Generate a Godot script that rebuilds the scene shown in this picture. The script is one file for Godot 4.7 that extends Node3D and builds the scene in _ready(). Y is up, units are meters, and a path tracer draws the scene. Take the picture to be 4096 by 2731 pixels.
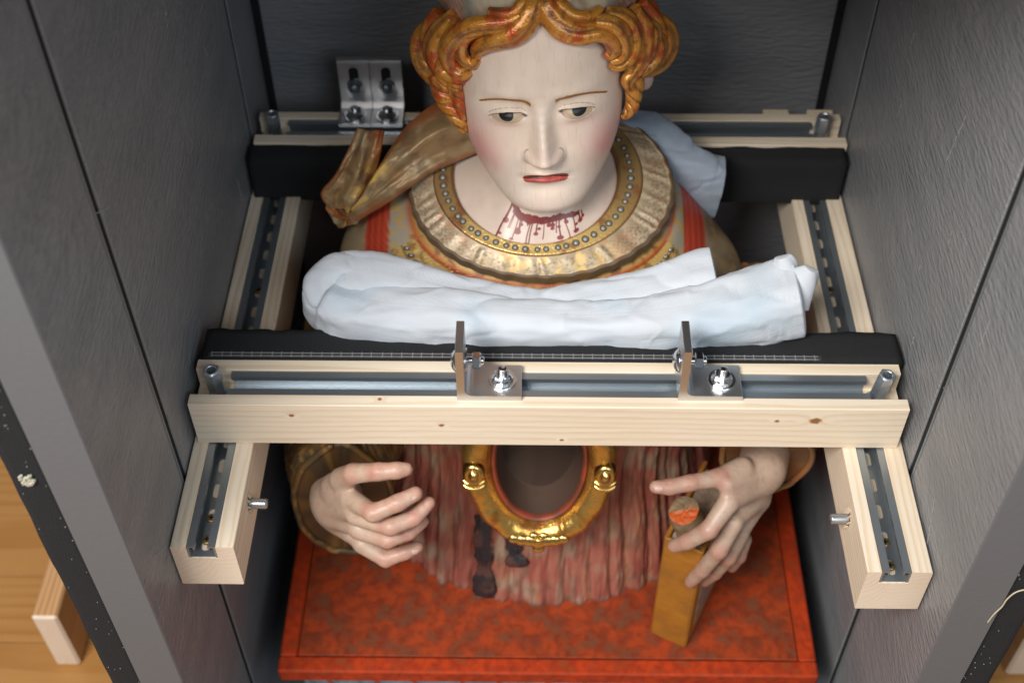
extends Node3D

# ---------------------------------------------------------------- geometry helper
class Geo:
	var v := PackedVector3Array()
	var n := PackedVector3Array()
	var c := PackedColorArray()
	var uv := PackedVector2Array()
	var ix := PackedInt32Array()

	# smooth grid of nu x nv points; turned so that its faces look outwards
	func grid(p: PackedVector3Array, nu: int, nv: int, col = null, uvs = null, closed := false, turn := 0) -> void:
		var b := v.size()
		var t := PackedInt32Array()
		var last := nu if closed else nu - 1
		for j in nv - 1:
			for i in last:
				var a := j * nu + i
				var e := j * nu + (i + 1) % nu
				t.append_array([a, e, a + nu, e, e + nu, a + nu])
		var mid := Vector3.ZERO
		for q in p: mid += q
		mid /= p.size()
		var nn := PackedVector3Array()
		nn.resize(p.size())
		var vol := 0.0
		for k in range(0, t.size(), 3):
			var x := p[t[k]]
			var f := (p[t[k + 1]] - x).cross(p[t[k + 2]] - x)
			vol += f.dot(x - mid)
			nn[t[k]] += f
			nn[t[k + 1]] += f
			nn[t[k + 2]] += f
		var s := 1.0 if (vol > 0.0 if turn == 0 else turn > 0) else -1.0
		for q in p.size():
			nn[q] = (nn[q] * s).normalized()
			if nn[q] == Vector3.ZERO: nn[q] = Vector3.UP
		if not closed and nu > 2:      # weld a seam whose two columns lie on each other
			for j in nv:
				var a := j * nu
				var e := a + nu - 1
				if p[a].distance_to(p[e]) < 1e-6:
					var m := (nn[a] + nn[e]).normalized()
					nn[a] = m
					nn[e] = m
		v.append_array(p)
		n.append_array(nn)
		if col != null: c.append_array(col)
		else:
			var w := PackedColorArray(); w.resize(p.size()); w.fill(Color.WHITE); c.append_array(w)
		if uvs != null: uv.append_array(uvs)
		else:
			var w := PackedVector2Array(); w.resize(p.size()); uv.append_array(w)
		for k in range(0, t.size(), 3):   # clockwise from the front
			if s > 0.0: ix.append_array([b + t[k], b + t[k + 2], b + t[k + 1]])
			else: ix.append_array([b + t[k], b + t[k + 1], b + t[k + 2]])

	func poly(p: Array, out: Vector3, uvs: Array = [], col := Color.WHITE) -> void:
		var nr: Vector3 = (p[1] - p[0]).cross(p[2] - p[0])
		if p.size() > 3: nr += (p[2] - p[0]).cross(p[3] - p[0])
		var back := nr.dot(out) < 0.0
		nr = nr.normalized() * (-1.0 if back else 1.0)
		var b := v.size()
		for i in p.size():
			v.append(p[i]); n.append(nr); c.append(col)
			uv.append(uvs[i] if uvs.size() > i else Vector2.ZERO)
		for i in range(1, p.size() - 1):
			if back: ix.append_array([b, b + i, b + i + 1])
			else: ix.append_array([b, b + i + 1, b + i])

	# chamfered box; L is the long axis of its grain; ends go to «tips» if given
	func box(at: Vector3, size: Vector3, bev := 0.001, L := 0, tips: Geo = null, off := Vector2.ZERO, basis := Basis()) -> void:
		var h := size / 2.0
		var lists := []
		for a in 3:
			var u := (a + 1) % 3
			var w := (a + 2) % 3
			for s in [-1.0, 1.0]:
				var q := []
				for k in [[-1.0, -1.0], [1.0, -1.0], [1.0, 1.0], [-1.0, 1.0]]:
					var p := Vector3.ZERO
					p[a] = s * h[a]; p[u] = k[0] * (h[u] - bev); p[w] = k[1] * (h[w] - bev)
					q.append(p)
				lists.append(q)
		if bev > 0.0:
			for a in 3:
				var u := (a + 1) % 3
				var w := (a + 2) % 3
				for s in [-1.0, 1.0]:
					for t in [-1.0, 1.0]:
						var q := []
						for k in [[-1.0, 0], [1.0, 0], [1.0, 1], [-1.0, 1]]:
							var p := Vector3.ZERO
							p[w] = k[0] * (h[w] - bev)
							p[a] = s * (h[a] - (bev if k[1] == 1 else 0.0)); p[u] = t * (h[u] - (0.0 if k[1] == 1 else bev))
							q.append(p)
						lists.append(q)
			for sx in [-1.0, 1.0]:
				for sy in [-1.0, 1.0]:
					for sz in [-1.0, 1.0]:
						var e := Vector3(sx * h.x, sy * h.y, sz * h.z)
						var i := Vector3(sx, sy, sz) * bev
						lists.append([Vector3(e.x, e.y - i.y, e.z - i.z), Vector3(e.x - i.x, e.y, e.z - i.z), Vector3(e.x - i.x, e.y - i.y, e.z)])
		for q in lists:
			var mid := Vector3.ZERO
			for p in q: mid += p
			var nr: Vector3 = (q[1] - q[0]).cross(q[2] - q[0]).abs()
			var ax := nr.max_axis_index()
			var uvs := []
			for p in q:
				if ax == L: uvs.append(Vector2(p[(L + 1) % 3], p[(L + 2) % 3]) / 0.08 + Vector2(0.5, 0.5))
				else:
					var o := 3 - ax - L
					uvs.append(Vector2(p[L] / 0.8, p[o] / 0.2 + ax * 0.37) + off)
			var r := []
			for p in q: r.append(at + basis * p)
			(tips if tips != null and ax == L else self).poly(r, basis * mid, uvs)

	# profile in (z, y) pulled along x from x0 to x1
	func prism(pr: PackedVector2Array, x0: float, x1: float, tips: Geo = null, off := Vector2.ZERO, xf := Transform3D()) -> void:
		if Geometry2D.is_polygon_clockwise(pr): pr.reverse()   # counter-clockwise seen with y up
		var m := pr.size()
		var run := 0.0
		for i in m:
			var a := pr[i]
			var b := pr[(i + 1) % m]
			var d := b - a
			var q := [Vector3(x0, a.y, a.x), Vector3(x1, a.y, a.x), Vector3(x1, b.y, b.x), Vector3(x0, b.y, b.x)]
			var uvs := [Vector2(x0 / 0.8, run / 0.2) + off, Vector2(x1 / 0.8, run / 0.2) + off, Vector2(x1 / 0.8, (run + d.length()) / 0.2) + off, Vector2(x0 / 0.8, (run + d.length()) / 0.2) + off]
			run += d.length()
			for k in 4: q[k] = xf * q[k]
			poly(q, xf.basis * Vector3(0, -d.x, d.y), uvs)
		var tr := Geometry2D.triangulate_polygon(pr)
		for e in 2:
			for k in range(0, tr.size(), 3):
				var q := []
				var uvs := []
				for j in 3:
					var p := pr[tr[k + j]]
					q.append(xf * Vector3(x1 if e == 1 else x0, p.y, p.x))
					uvs.append(p / 0.08 + Vector2(0.5, 0.5))
				(tips if tips != null else self).poly(q, xf.basis * Vector3(1 if e == 1 else -1, 0, 0), uvs)

	# turned round y: each entry is (radius, height, 1 = hexagon); flat faces
	func turned(pr: Array, xf: Transform3D, sides := 24) -> void:
		for i in pr.size() - 1:
			for k in sides:
				var q := []
				for e in [[i, k], [i, k + 1], [i + 1, k + 1], [i + 1, k]]:
					var p: Vector3 = pr[e[0]]
					var th: float = TAU * e[1] / sides
					var r := p.x
					if p.z > 0.5: r = p.x / cos(fposmod(th + PI / 6.0, PI / 3.0) - PI / 6.0)
					q.append(xf * Vector3(r * cos(th), p.y, r * sin(th)))
				var a: Vector3 = pr[i]
				var b: Vector3 = pr[i + 1]
				var th2 := TAU * (k + 0.5) / sides
				var rad := Vector3(cos(th2), 0, sin(th2))
				var nr := rad * (b.y - a.y) + Vector3.UP * (a.x - b.x)
				poly(q, xf.basis * nr)

	# smooth turned shape; (radius, height)
	func lathe(pr: Array, xf: Transform3D, sides := 24) -> void:
		var p := PackedVector3Array()
		for e in pr:
			for k in sides:
				var th := TAU * k / sides
				p.append(xf * Vector3(e.x * cos(th), e.y, e.x * sin(th)))
		grid(p, sides, pr.size(), null, null, true)

	func mesh(others: Array = []) -> ArrayMesh:
		var m := ArrayMesh.new()
		for g in [self] + others:
			if g.v.is_empty(): continue
			var a := []
			a.resize(Mesh.ARRAY_MAX)
			a[Mesh.ARRAY_VERTEX] = g.v
			a[Mesh.ARRAY_NORMAL] = g.n
			a[Mesh.ARRAY_COLOR] = g.c
			a[Mesh.ARRAY_TEX_UV] = g.uv
			a[Mesh.ARRAY_INDEX] = g.ix
			m.add_surface_from_arrays(Mesh.PRIMITIVE_TRIANGLES, a)
		return m

# ---------------------------------------------------------------- scene helpers
var taken := {}
var nz := FastNoiseLite.new()
var nz2 := FastNoiseLite.new()
var rng := RandomNumberGenerator.new()

func numbered(called: String) -> String:
	if not taken.has(called):
		taken[called] = 0
		return called
	taken[called] += 1
	return "%s_%03d" % [called, taken[called]]

func tag(o: Node3D, label: String, category: String, group := "") -> Node3D:
	o.set_meta("label", label)
	o.set_meta("category", category)
	if group: o.set_meta("group", group)
	return o

func thing(called: String, label: String, category: String, at: Vector3, group := "") -> Node3D:
	var o := Node3D.new()
	o.name = numbered(called)
	add_child(o)
	o.position = at
	return tag(o, label, category, group)

# a mesh whose points are in world coordinates, put under a thing (or at top level), or under a part
func obj(called: String, g, mats, parent: Node3D = null) -> MeshInstance3D:
	var o := MeshInstance3D.new()
	o.mesh = g.mesh() if g is Geo else g
	var ms: Array = mats if mats is Array else [mats]
	for i in mini(ms.size(), o.mesh.get_surface_count()): o.set_surface_override_material(i, ms[i])
	if parent == null:
		o.name = numbered(called)
		add_child(o)
	else:
		o.name = called
		parent.add_child(o, true)
		if parent.get_parent() == self and not parent is MeshInstance3D: o.position = -parent.position
	return o

func piece(called: String, mesh: Mesh, mat: Material, parent: Node3D, xf: Transform3D) -> MeshInstance3D:
	var o := MeshInstance3D.new()
	o.mesh = mesh
	o.name = called
	o.material_override = mat
	parent.add_child(o, true)
	o.transform = xf
	if parent.get_parent() == self and not parent is MeshInstance3D: o.position -= parent.position
	return o

func lin(r: float, g: float, b: float) -> Color:
	return Color(r, g, b)

func srgb(r: int, g: int, b: int) -> Color:   # a seen sRGB tone as a linear value
	return Color(r / 255.0, g / 255.0, b / 255.0).srgb_to_linear()

func mat(col: Color, rough := 0.6, metal := 0.0) -> StandardMaterial3D:
	var m := StandardMaterial3D.new()
	m.albedo_color = col.linear_to_srgb()
	m.roughness = rough
	m.metallic = metal
	return m

func vmat(rough := 0.5, metal := 0.0) -> StandardMaterial3D:
	var m := mat(Color.WHITE, rough, metal)
	m.vertex_color_use_as_albedo = true
	return m

func ncol(px: PackedByteArray, i: int, c: Color) -> void:
	px[i] = int(clampf(c.r, 0, 1) * 255.0)
	px[i + 1] = int(clampf(c.g, 0, 1) * 255.0)
	px[i + 2] = int(clampf(c.b, 0, 1) * 255.0)

func noise(seed_: int, freq: float, oct := 3) -> FastNoiseLite:
	var f := FastNoiseLite.new()
	f.seed = seed_
	f.noise_type = FastNoiseLite.TYPE_SIMPLEX_SMOOTH
	f.frequency = freq
	f.fractal_octaves = oct
	return f

func noise_tex(f: FastNoiseLite, w: int, h: int) -> ImageTexture:
	return ImageTexture.create_from_image(f.get_seamless_image(w, h))

func relief(m: StandardMaterial3D, t: Texture2D, cm: float) -> void:
	m.heightmap_enabled = true
	m.heightmap_texture = t
	m.heightmap_scale = cm

func g1(d: float, s: float) -> float:
	return exp(-d * d / (s * s))

func g2(dx: float, dy: float, sx: float, sy: float) -> float:
	var e := dx * dx / (sx * sx) + dy * dy / (sy * sy)
	return exp(-e) if e < 12.0 else 0.0

# Catmull-Rom through a list of Vector4
func spline4(p: Array, t: float) -> Vector4:
	var k := clampf(t, 0.0, 1.0) * (p.size() - 1)
	var i := mini(int(k), p.size() - 2)
	var f := k - i
	var a: Vector4 = p[maxi(i - 1, 0)]
	var b: Vector4 = p[i]
	var c: Vector4 = p[i + 1]
	var d: Vector4 = p[mini(i + 2, p.size() - 1)]
	return 0.5 * ((2.0 * b) + (c - a) * f + (2.0 * a - 5.0 * b + 4.0 * c - d) * f * f + (3.0 * b - a - 3.0 * c + d) * f * f * f)

func v3(q: Vector4) -> Vector3:
	return Vector3(q.x, q.y, q.z)

# ---------------------------------------------------------------- the script
func _ready() -> void:
	rng.seed = 7
	var env := Environment.new()
	env.background_mode = Environment.BG_COLOR
	env.background_color = Color(0.76, 0.81, 0.88)
	env.background_energy_multiplier = 0.22
	env.tonemap_mode = Environment.TONE_MAPPER_LINEAR
	env.tonemap_exposure = 1.0
	env.sdfgi_enabled = true
	env.ssao_enabled = true
	env.ssil_enabled = true
	var we := WorldEnvironment.new()
	we.name = "world_environment"
	we.environment = env
	add_child(we)

	var cam := Camera3D.new()
	cam.name = "camera"
	add_child(cam)
	# looking down into the open crate, as the photographer stands over it
	cam.transform = Transform3D(Basis(Vector3(0.99989, -0.00507, -0.01394), Vector3(-0.00685, 0.67567, -0.73717), Vector3(0.01315, 0.73719, 0.67556)).orthonormalized(), Vector3(-0.01732, 0.83188, 0.68680))
	var att := CameraAttributesPhysical.new()
	att.frustum_focal_length = 44.52
	att.frustum_focus_distance = 1.04
	att.frustum_near = 0.05
	att.frustum_far = 20.0
	att.exposure_aperture = 5.0
	cam.attributes = att
	cam.current = true

	# a broad soft ceiling light to the front and left, and a weaker fill added at the front right
	area("ceiling_light", Vector3(-0.85, 1.80, 1.25), Vector3(0, 0.05, -0.12), Vector2(1.0, 0.8), Color(1.0, 0.985, 0.965), 7.6)
	area("front_fill_light", Vector3(0.9, 1.5, 1.7), Vector3(0, -0.1, -0.1), Vector2(1.2, 0.8), Color(0.93, 0.965, 1.0), 1.7)

	textures()
	crate()
	timbers()
	pads()
	bust()
	print("built in ", Time.get_ticks_msec(), " ms")

func area(called: String, at: Vector3, to: Vector3, size: Vector2, col: Color, energy: float) -> void:
	var l := AreaLight3D.new()
	l.name = called
	l.area_size = size
	l.light_color = col
	l.light_energy = energy
	l.shadow_enabled = true
	l.area_range = 8.0
	add_child(l)
	l.look_at_from_position(at, to)
# ---------------------------------------------------------------- materials
var M := {}

func wood_image(w: int, h: int, seed_: int, light: Color, dark: Color, rings: float, knots: Array) -> ImageTexture:
	var px := PackedByteArray()
	px.resize(w * h * 3)
	var warp := noise(seed_, 0.004, 3)
	var fine := noise(seed_ + 1, 0.05, 2)
	var broad := noise(seed_ + 2, 0.006, 2)
	for y in h:
		var v0 := float(y) / h
		for x in w:
			var u := float(x) / w
			var wy := v0 + warp.get_noise_2d(x * 0.35, y * 1.2) * 0.045
			var kd := 0.0
			for k in knots:      # rings bend round each knot
				var dx: float = (u - k.x) * 0.8
				var dy: float = (v0 - k.y) * 0.2
				var d: float = sqrt(dx * dx * 0.35 + dy * dy)
				wy += signf(dy) * 0.05 * exp(-d * d / (k.z * k.z * 3.0))
				var e: float = sqrt(dx * dx * 0.6 + dy * dy) / k.z
				kd = maxf(kd, 1.0 - smoothstep(0.55, 1.25, e + fine.get_noise_2d(x * 3.0, y * 3.0) * 0.25))
			var r := fposmod(wy * rings + broad.get_noise_2d(0.0, y * 0.9) * 1.6, 1.0)
			var late := smoothstep(0.35, 0.93, r) * (1.0 - smoothstep(0.95, 1.0, r))
			var fib := fine.get_noise_2d(x * 0.12, y * 2.6)
			var t := clampf(late * 0.62 + fib * 0.16 + broad.get_noise_2d(x * 0.5, y * 0.8) * 0.25, 0.0, 1.0)
			var col := light.lerp(dark, t)
			if kd > 0.0: col = col.lerp(Color(dark.r * 0.62, dark.g * 0.45, dark.b * 0.30), kd * 0.9)
			ncol(px, (y * w + x) * 3, col)
	return ImageTexture.create_from_image(Image.create_from_data(w, h, false, Image.FORMAT_RGB8, px))

func end_image(n: int, seed_: int, light: Color, dark: Color, centre: Vector2) -> ImageTexture:
	var px := PackedByteArray()
	px.resize(n * n * 3)
	var f := noise(seed_, 0.01, 3)
	var g := noise(seed_ + 1, 0.12, 2)
	for y in n:
		for x in n:
			var p := Vector2(x, y) / n
			var r := p.distance_to(centre) * 15.0 + f.get_noise_2d(x, y) * 0.8
			var q := fposmod(r, 1.0)
			var late := smoothstep(0.2, 0.9, q) * (1.0 - smoothstep(0.93, 1.0, q))
			ncol(px, (y * n + x) * 3, light.lerp(dark, clampf(late * 0.32 + g.get_noise_2d(x, y) * 0.22 + f.get_noise_2d(x * 0.4, y * 0.4) * 0.4, 0.0, 1.0)))
	return ImageTexture.create_from_image(Image.create_from_data(n, n, false, Image.FORMAT_RGB8, px))

func textures() -> void:
	var lt := Color(0.925, 0.870, 0.785)
	var dk := Color(0.855, 0.745, 0.605)
	var bump := noise_tex(noise(31, 0.03, 4), 512, 512)
	for k in ["wood", "wood_front"]:
		var m := mat(Color.WHITE, 0.62)
		m.albedo_texture = wood_image(1024, 256, 11 if k == "wood" else 23, lt, dk, 26.0, [Vector3(0.30, 0.10, 0.004), Vector3(0.72, 0.62, 0.006)] if k == "wood" else [])
		relief(m, bump, 0.02)
		M[k] = m
	var fm := mat(Color.WHITE, 0.62)
	# knots lie where the front face of the crossbar shows them
	fm.albedo_texture = wood_image(1024, 256, 23, lt.lerp(dk, 0.05), lt.lerp(dk, 0.78), 19.0, [Vector3(0.204, 0.915, 0.0016), Vector3(0.108, 0.81, 0.0019), Vector3(0.269, 0.75, 0.0019), Vector3(0.671, 0.80, 0.0040), Vector3(0.630, 0.797, 0.0016), Vector3(0.40, 0.655, 0.0014)])
	relief(fm, bump, 0.02)
	M.wood_front = fm
	var e := mat(Color.WHITE, 0.7)
	e.albedo_texture = end_image(256, 5, Color(0.91, 0.84, 0.755), Color(0.85, 0.74, 0.63), Vector2(0.15, 1.1))
	M.end = e
	var b := mat(Color.WHITE, 0.7)
	b.albedo_texture = wood_image(1024, 256, 41, Color(0.80, 0.63, 0.44), Color(0.66, 0.45, 0.27), 30.0, [])
	M.batten = b
	var fl := mat(Color.WHITE, 0.38)
	fl.albedo_texture = wood_image(1024, 256, 57, Color(0.70, 0.51, 0.29), Color(0.63, 0.43, 0.21), 9.0, [])
	M.floor = fl
	# dark grey satin paint over a coarse-grained board: the grain runs level and breaks up
	var f := noise(61, 0.018, 3)
	f.domain_warp_enabled = true
	f.domain_warp_amplitude = 22.0
	f.domain_warp_frequency = 0.012
	var grain := noise_tex(f, 1024, 1024)
	var f2 := noise(62, 0.006, 3)
	var tone := Image.create_empty(256, 256, false, Image.FORMAT_RGB8)
	var src := f2.get_seamless_image(256, 256)
	for y in 256:
		for x in 256:
			var t := src.get_pixel(x, y).r
			tone.set_pixel(x, y, Color(0.515, 0.525, 0.54).lerp(Color(0.56, 0.565, 0.575), t))
	var p := mat(Color.WHITE, 0.40)
	p.albedo_texture = ImageTexture.create_from_image(tone)
	relief(p, grain, 0.12)
	p.metallic_specular = 0.5
	M.paint = p
	var pe := mat(lin(0.135, 0.138, 0.145), 0.62)
	pe.uv1_triplanar = true
	pe.uv1_scale = Vector3(7, 7, 7)
	relief(pe, bump, 0.012)
	M.paint_edge = pe
	M.groove = mat(lin(0.22, 0.25, 0.275), 0.35, 0.5)
	M.black = mat(lin(0.004, 0.006, 0.007), 0.9)
	var foam := mat(lin(0.014, 0.015, 0.017), 0.95)
	foam.uv1_triplanar = true
	foam.uv1_scale = Vector3(14, 14, 14)
	relief(foam, noise_tex(noise(71, 0.12, 3), 512, 512), 0.12)
	M.foam = foam
	var z := mat(lin(0.52, 0.56, 0.60), 0.33, 0.9)      # zinc plated
	z.uv1_triplanar = true
	z.uv1_scale = Vector3(9, 9, 9)
	z.roughness_texture = noise_tex(noise(77, 0.02, 4), 256, 256)
	z.roughness = 0.75
	M.zinc = z
	M.bright = mat(lin(0.68, 0.70, 0.72), 0.22, 1.0)
	M.rail = mat(lin(0.40, 0.445, 0.48), 0.38, 0.85)
	M.alu = mat(lin(0.60, 0.60, 0.61), 0.34, 0.95)
	M.steel_dark = mat(lin(0.22, 0.25, 0.27), 0.4, 0.9)
	M.brass = mat(lin(0.50, 0.36, 0.17), 0.4, 0.9)
	var cl := mat(lin(0.70, 0.73, 0.775), 0.85)
	cl.uv1_scale = Vector3(1, 1, 1)
	var dots := Image.create_empty(64, 64, false, Image.FORMAT_L8)
	for y in 64:
		for x in 64:
			var a := Vector2(x, y) / 16.0
			if int(a.y) % 2 == 1: a.x += 0.5
			var d := Vector2(a.x - floorf(a.x) - 0.5, a.y - floorf(a.y) - 0.5).length()
			dots.set_pixel(x, y, Color.WHITE * smoothstep(0.18, 0.42, d))
	relief(cl, ImageTexture.create_from_image(dots), 0.010)
	cl.rim_enabled = true
	cl.rim = 0.25
	cl.vertex_color_use_as_albedo = true
	cl.albedo_color = Color.WHITE
	M.cloth = cl
	var cb: StandardMaterial3D = cl.duplicate()
	cb.albedo_color = Color(0.74, 0.77, 0.81)
	M.cloth_blue = cb

# ---------------------------------------------------------------- floor and crate
const WALL := 0.315

func crate() -> void:
	var fl := Node3D.new()
	fl.name = "wooden_floor"
	fl.position = Vector3(0, -0.556, 0)
	fl.set_meta("kind", "structure")
	add_child(fl)
	var k := 0
	for r in 34:
		var zc := 1.94 - r * 0.094
		var cut := -0.35 + 0.7 * fposmod(r * 0.377, 1.0)
		for part in 2:
			var g := Geo.new()
			var x0 := -1.5 if part == 0 else cut
			var x1 := cut if part == 0 else 1.5
			g.box(Vector3((x0 + x1) / 2, -0.567, zc), Vector3(x1 - x0 - 0.0006, 0.022, 0.0932), 0.0009, 0, null, Vector2(k * 0.317, k * 0.23))
			obj("plank", g, M.floor, fl)
			k += 1

	var cr := thing("transport_crate", "open dark grey painted transport crate lined with black foam seals", "crate", Vector3(0, -0.53, -0.15))
	var skirt := Geo.new()
	skirt.box(Vector3(0, -0.5315, -0.17), Vector3(0.70, 0.048, 0.64), 0.001)
	obj("crate_bottom", skirt, M.paint_edge, cr)
	for s in [-1.0, 1.0]:
		# three boards a side, with a slit between them
		var cuts := [0.167, 0.0365, -0.3825, -0.49] if s < 0 else [0.167, 0.0235, -0.374, -0.49]
		for i in 3:
			var z1: float = cuts[i] - (0.0 if i == 0 else 0.0060)
			var z0: float = cuts[i + 1] + (0.0 if i == 2 else 0.0060)
			var g := Geo.new()
			var front := Geo.new()
			wall_board(g, front, s, z0, z1)
			obj("wall_board", g.mesh([front]) if not front.v.is_empty() else g.mesh(), [M.paint, M.paint_edge], cr)
		for i in [1, 2]:
			var zc: float = cuts[i]
			var g := Geo.new()
			g.box(Vector3(s * (WALL + 0.0056), 0.0, zc + 0.0046), Vector3(0.0124, 1.0, 0.0026), 0.0007)
			obj("steel_edge", g, M.groove, cr)
			var r := Geo.new()
			r.box(Vector3(s * (WALL + 0.0062), 0.0, zc - 0.0054), Vector3(0.0116, 1.0, 0.0010), 0.0003)
			obj("steel_edge", r, M.groove, cr)
			var d := Geo.new()
			d.box(Vector3(s * (WALL + 0.0100), 0.0, zc - 0.0008), Vector3(0.018, 1.0, 0.0080), 0.0)
			obj("slit", d, M.black, cr)
		# rubber-like foam seal along the front edge
		var fg := Geo.new()
		foam_slab(fg, Vector3(s * 0.366, 0.02, 0.1515), Vector3(0.0275, 1.1, 0.025), 0.0007, 3)
		obj("foam_seal", fg, M.foam, cr)
		var sk := Geo.new()
		sk.box(Vector3(s * 0.358, 0.0, -0.17), Vector3(0.009, 1.02, 0.58), 0.001)
		obj("outer_skin", sk, M.paint_edge, cr)
	var rf := Geo.new()
	rf.box(Vector3(0, 0.586, -0.170), Vector3(0.72, 0.020, 0.66), 0.001)
	obj("added_crate_top", rf, M.paint_edge, cr)  # unseen top panel, added to keep light off the rear of the crate
	var bk := Geo.new()
	wall_back(bk)
	obj("back_board", bk, M.paint, cr)
	for s in [-1.0, 1.0]:
		var g := Geo.new()
		g.box(Vector3(s * (WALL - 0.004), 0.0, -0.484), Vector3(0.007, 1.0, 0.010), 0.001)
		obj("corner_strip", g, M.black, cr)
	# scuffs and scratches on the painted sides
	var sc := Geo.new()
	var r9 := RandomNumberGenerator.new()
	r9.seed = 31
	for i in 34:
		var s := -1.0 if i % 2 == 0 else 1.0
		var y := r9.randf_range(-0.18, 0.34)
		var z := r9.randf_range(-0.33, 0.16)
		var ln := r9.randf_range(0.004, 0.028) if i > 3 else 0.045
		if i == 0:
			y = -0.045
			z = 0.115
		var an := r9.randf_range(-0.5, 0.5) + (1.2 if i % 5 == 0 else 0.0)
		for k9 in 7:
			var d := (k9 / 6.0 - 0.5) * ln + r9.randf_range(-0.002, 0.002)
			sc.box(Vector3(s * (WALL - 0.0001), y + cos(an) * d, z + sin(an) * d + r9.randf_range(-0.0004, 0.0004)), Vector3(0.0005, ln / 8.0, r9.randf_range(0.0003, 0.0008)), 0.0, 1, null, Vector2.ZERO, Basis(Vector3(1, 0, 0), an))
	var so := obj("scuff_marks", sc, mat(lin(0.34, 0.345, 0.35), 0.7), cr)
	so.set_meta("kind", "stuff")
	# specks of dust and a torn spot on the seals
	var dust := Geo.new()
	var rr := RandomNumberGenerator.new()
	rr.seed = 5
	for i in 90:
		var s := -1.0 if i % 2 == 0 else 1.0
		var y := rr.randf_range(-0.25, 0.30)
		var sz := rr.randf_range(0.0002, 0.0007)
		dust.box(Vector3(s * (0.3545 + (rr.randf() ** 2.2) * 0.022), y, 0.1652), Vector3(sz, sz, 0.0006), 0.0)
	var du := obj("dust_specks", dust, mat(lin(0.35, 0.35, 0.34), 0.9), cr)
	du.set_meta("kind", "stuff")
	var torn := Geo.new()
	for i in 26:
		var a := rr.randf() * TAU
		var r := sqrt(rr.randf()) * 0.0055
		torn.box(Vector3(-0.367 + cos(a) * r, 0.1165 + sin(a) * r * 1.1, 0.1655), Vector3(0.0032, 0.0026, 0.002) * rr.randf_range(0.5, 1.1), 0.0003, 0, null, Vector2.ZERO, Basis(Vector3(rr.randf(), rr.randf(), 1).normalized(), rr.randf() * 3.0))
	obj("torn_foam", torn, mat(lin(0.45, 0.42, 0.33), 0.9), cr)
	# pale thread caught on the right seal
	var pts := [Vector3(0.3935, 0.001, 0.1665), Vector3(0.384, -0.003, 0.1675), Vector3(0.371, -0.008, 0.168), Vector3(0.3585, -0.013, 0.168), Vector3(0.3535, -0.024, 0.168), Vector3(0.3525, -0.036, 0.168), Vector3(0.3495, -0.047, 0.168), Vector3(0.3485, -0.062, 0.1672)]
	var th := Geo.new()
	tube(th, pts, 0.0006, 40, 6)
	var tn := obj("loose_thread", th, mat(lin(0.60, 0.52, 0.36), 0.9))
	tag(tn, "pale loose thread lying across the black seal at lower right", "thread")
	# paper scrap on the right seal
	var tp := Geo.new()
	tp.box(Vector3(0.366, 0.0395, 0.1655), Vector3(0.0115, 0.013, 0.0012), 0.0003)
	tag(obj("tape_scrap", tp, mat(lin(0.42, 0.42, 0.42), 0.6)), "small grey tape scrap stuck on the right black foam seal", "tape")
	# battens standing on the floor outside
	for s in [-1.0, 1.0]:
		var g := Geo.new()
		var e := Geo.new()
		g.box(Vector3(s * 0.570, -0.500, -0.05 - 0.32), Vector3(0.030, 0.1115, 0.64), 0.003, 2, e)
		var o := obj("floor_batten", g.mesh([e]), [M.batten, M.end])
		tag(o, "raw timber batten on the wooden floor left of the crate" if s < 0 else "raw timber batten on the wooden floor right of the crate", "batten", "battens on the floor")

func wall_board(g: Geo, front: Geo, s: float, z0: float, z1: float) -> void:
	var x := s * WALL
	var t := s * 0.0375
	var b := 0.0012
	var y0 := -0.53
	var y1 := 0.575
	var prof := [Vector2(0, z0 + b), Vector2(0, z1 - b), Vector2(b, z1), Vector2(0.0375, z1), Vector2(0.0375, z0), Vector2(b, z0)]
	for i in 6:
		var a: Vector2 = prof[i]
		var c: Vector2 = prof[(i + 1) % 6]
		var q := [Vector3(x + s * a.x, y0, a.y), Vector3(x + s * c.x, y0, c.y), Vector3(x + s * c.x, y1, c.y), Vector3(x + s * a.x, y1, a.y)]
		var uvs := []
		for p in q: uvs.append(Vector2((p.z + absf(p.x) + s * 0.13) / 0.42, p.y / 0.11))
		var out := Vector3(s * (c.y - a.y) * -1.0, 0, c.x - a.x)
		var tgt := front if i in [1, 2] and z1 > 0.1 else g
		var d := c - a
		tgt.poly(q, Vector3(-s * d.y, 0, d.x) if true else out, uvs)
	g.poly([Vector3(x, y1, z0), Vector3(x + t, y1, z0), Vector3(x + t, y1, z1), Vector3(x, y1, z1)], Vector3.UP)

func wall_back(g: Geo) -> void:
	var q := [Vector3(-0.36, -0.53, -0.49), Vector3(0.36, -0.53, -0.49), Vector3(0.36, 0.575, -0.49), Vector3(-0.36, 0.575, -0.49)]
	var uvs := []
	for p in q: uvs.append(Vector2(p.x / 0.42 + 0.3, p.y / 0.11))
	g.poly(q, Vector3(0, 0, 1), uvs)
	g.box(Vector3(0, 0.022, -0.503), Vector3(0.72, 1.104, 0.02), 0.0)

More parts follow.
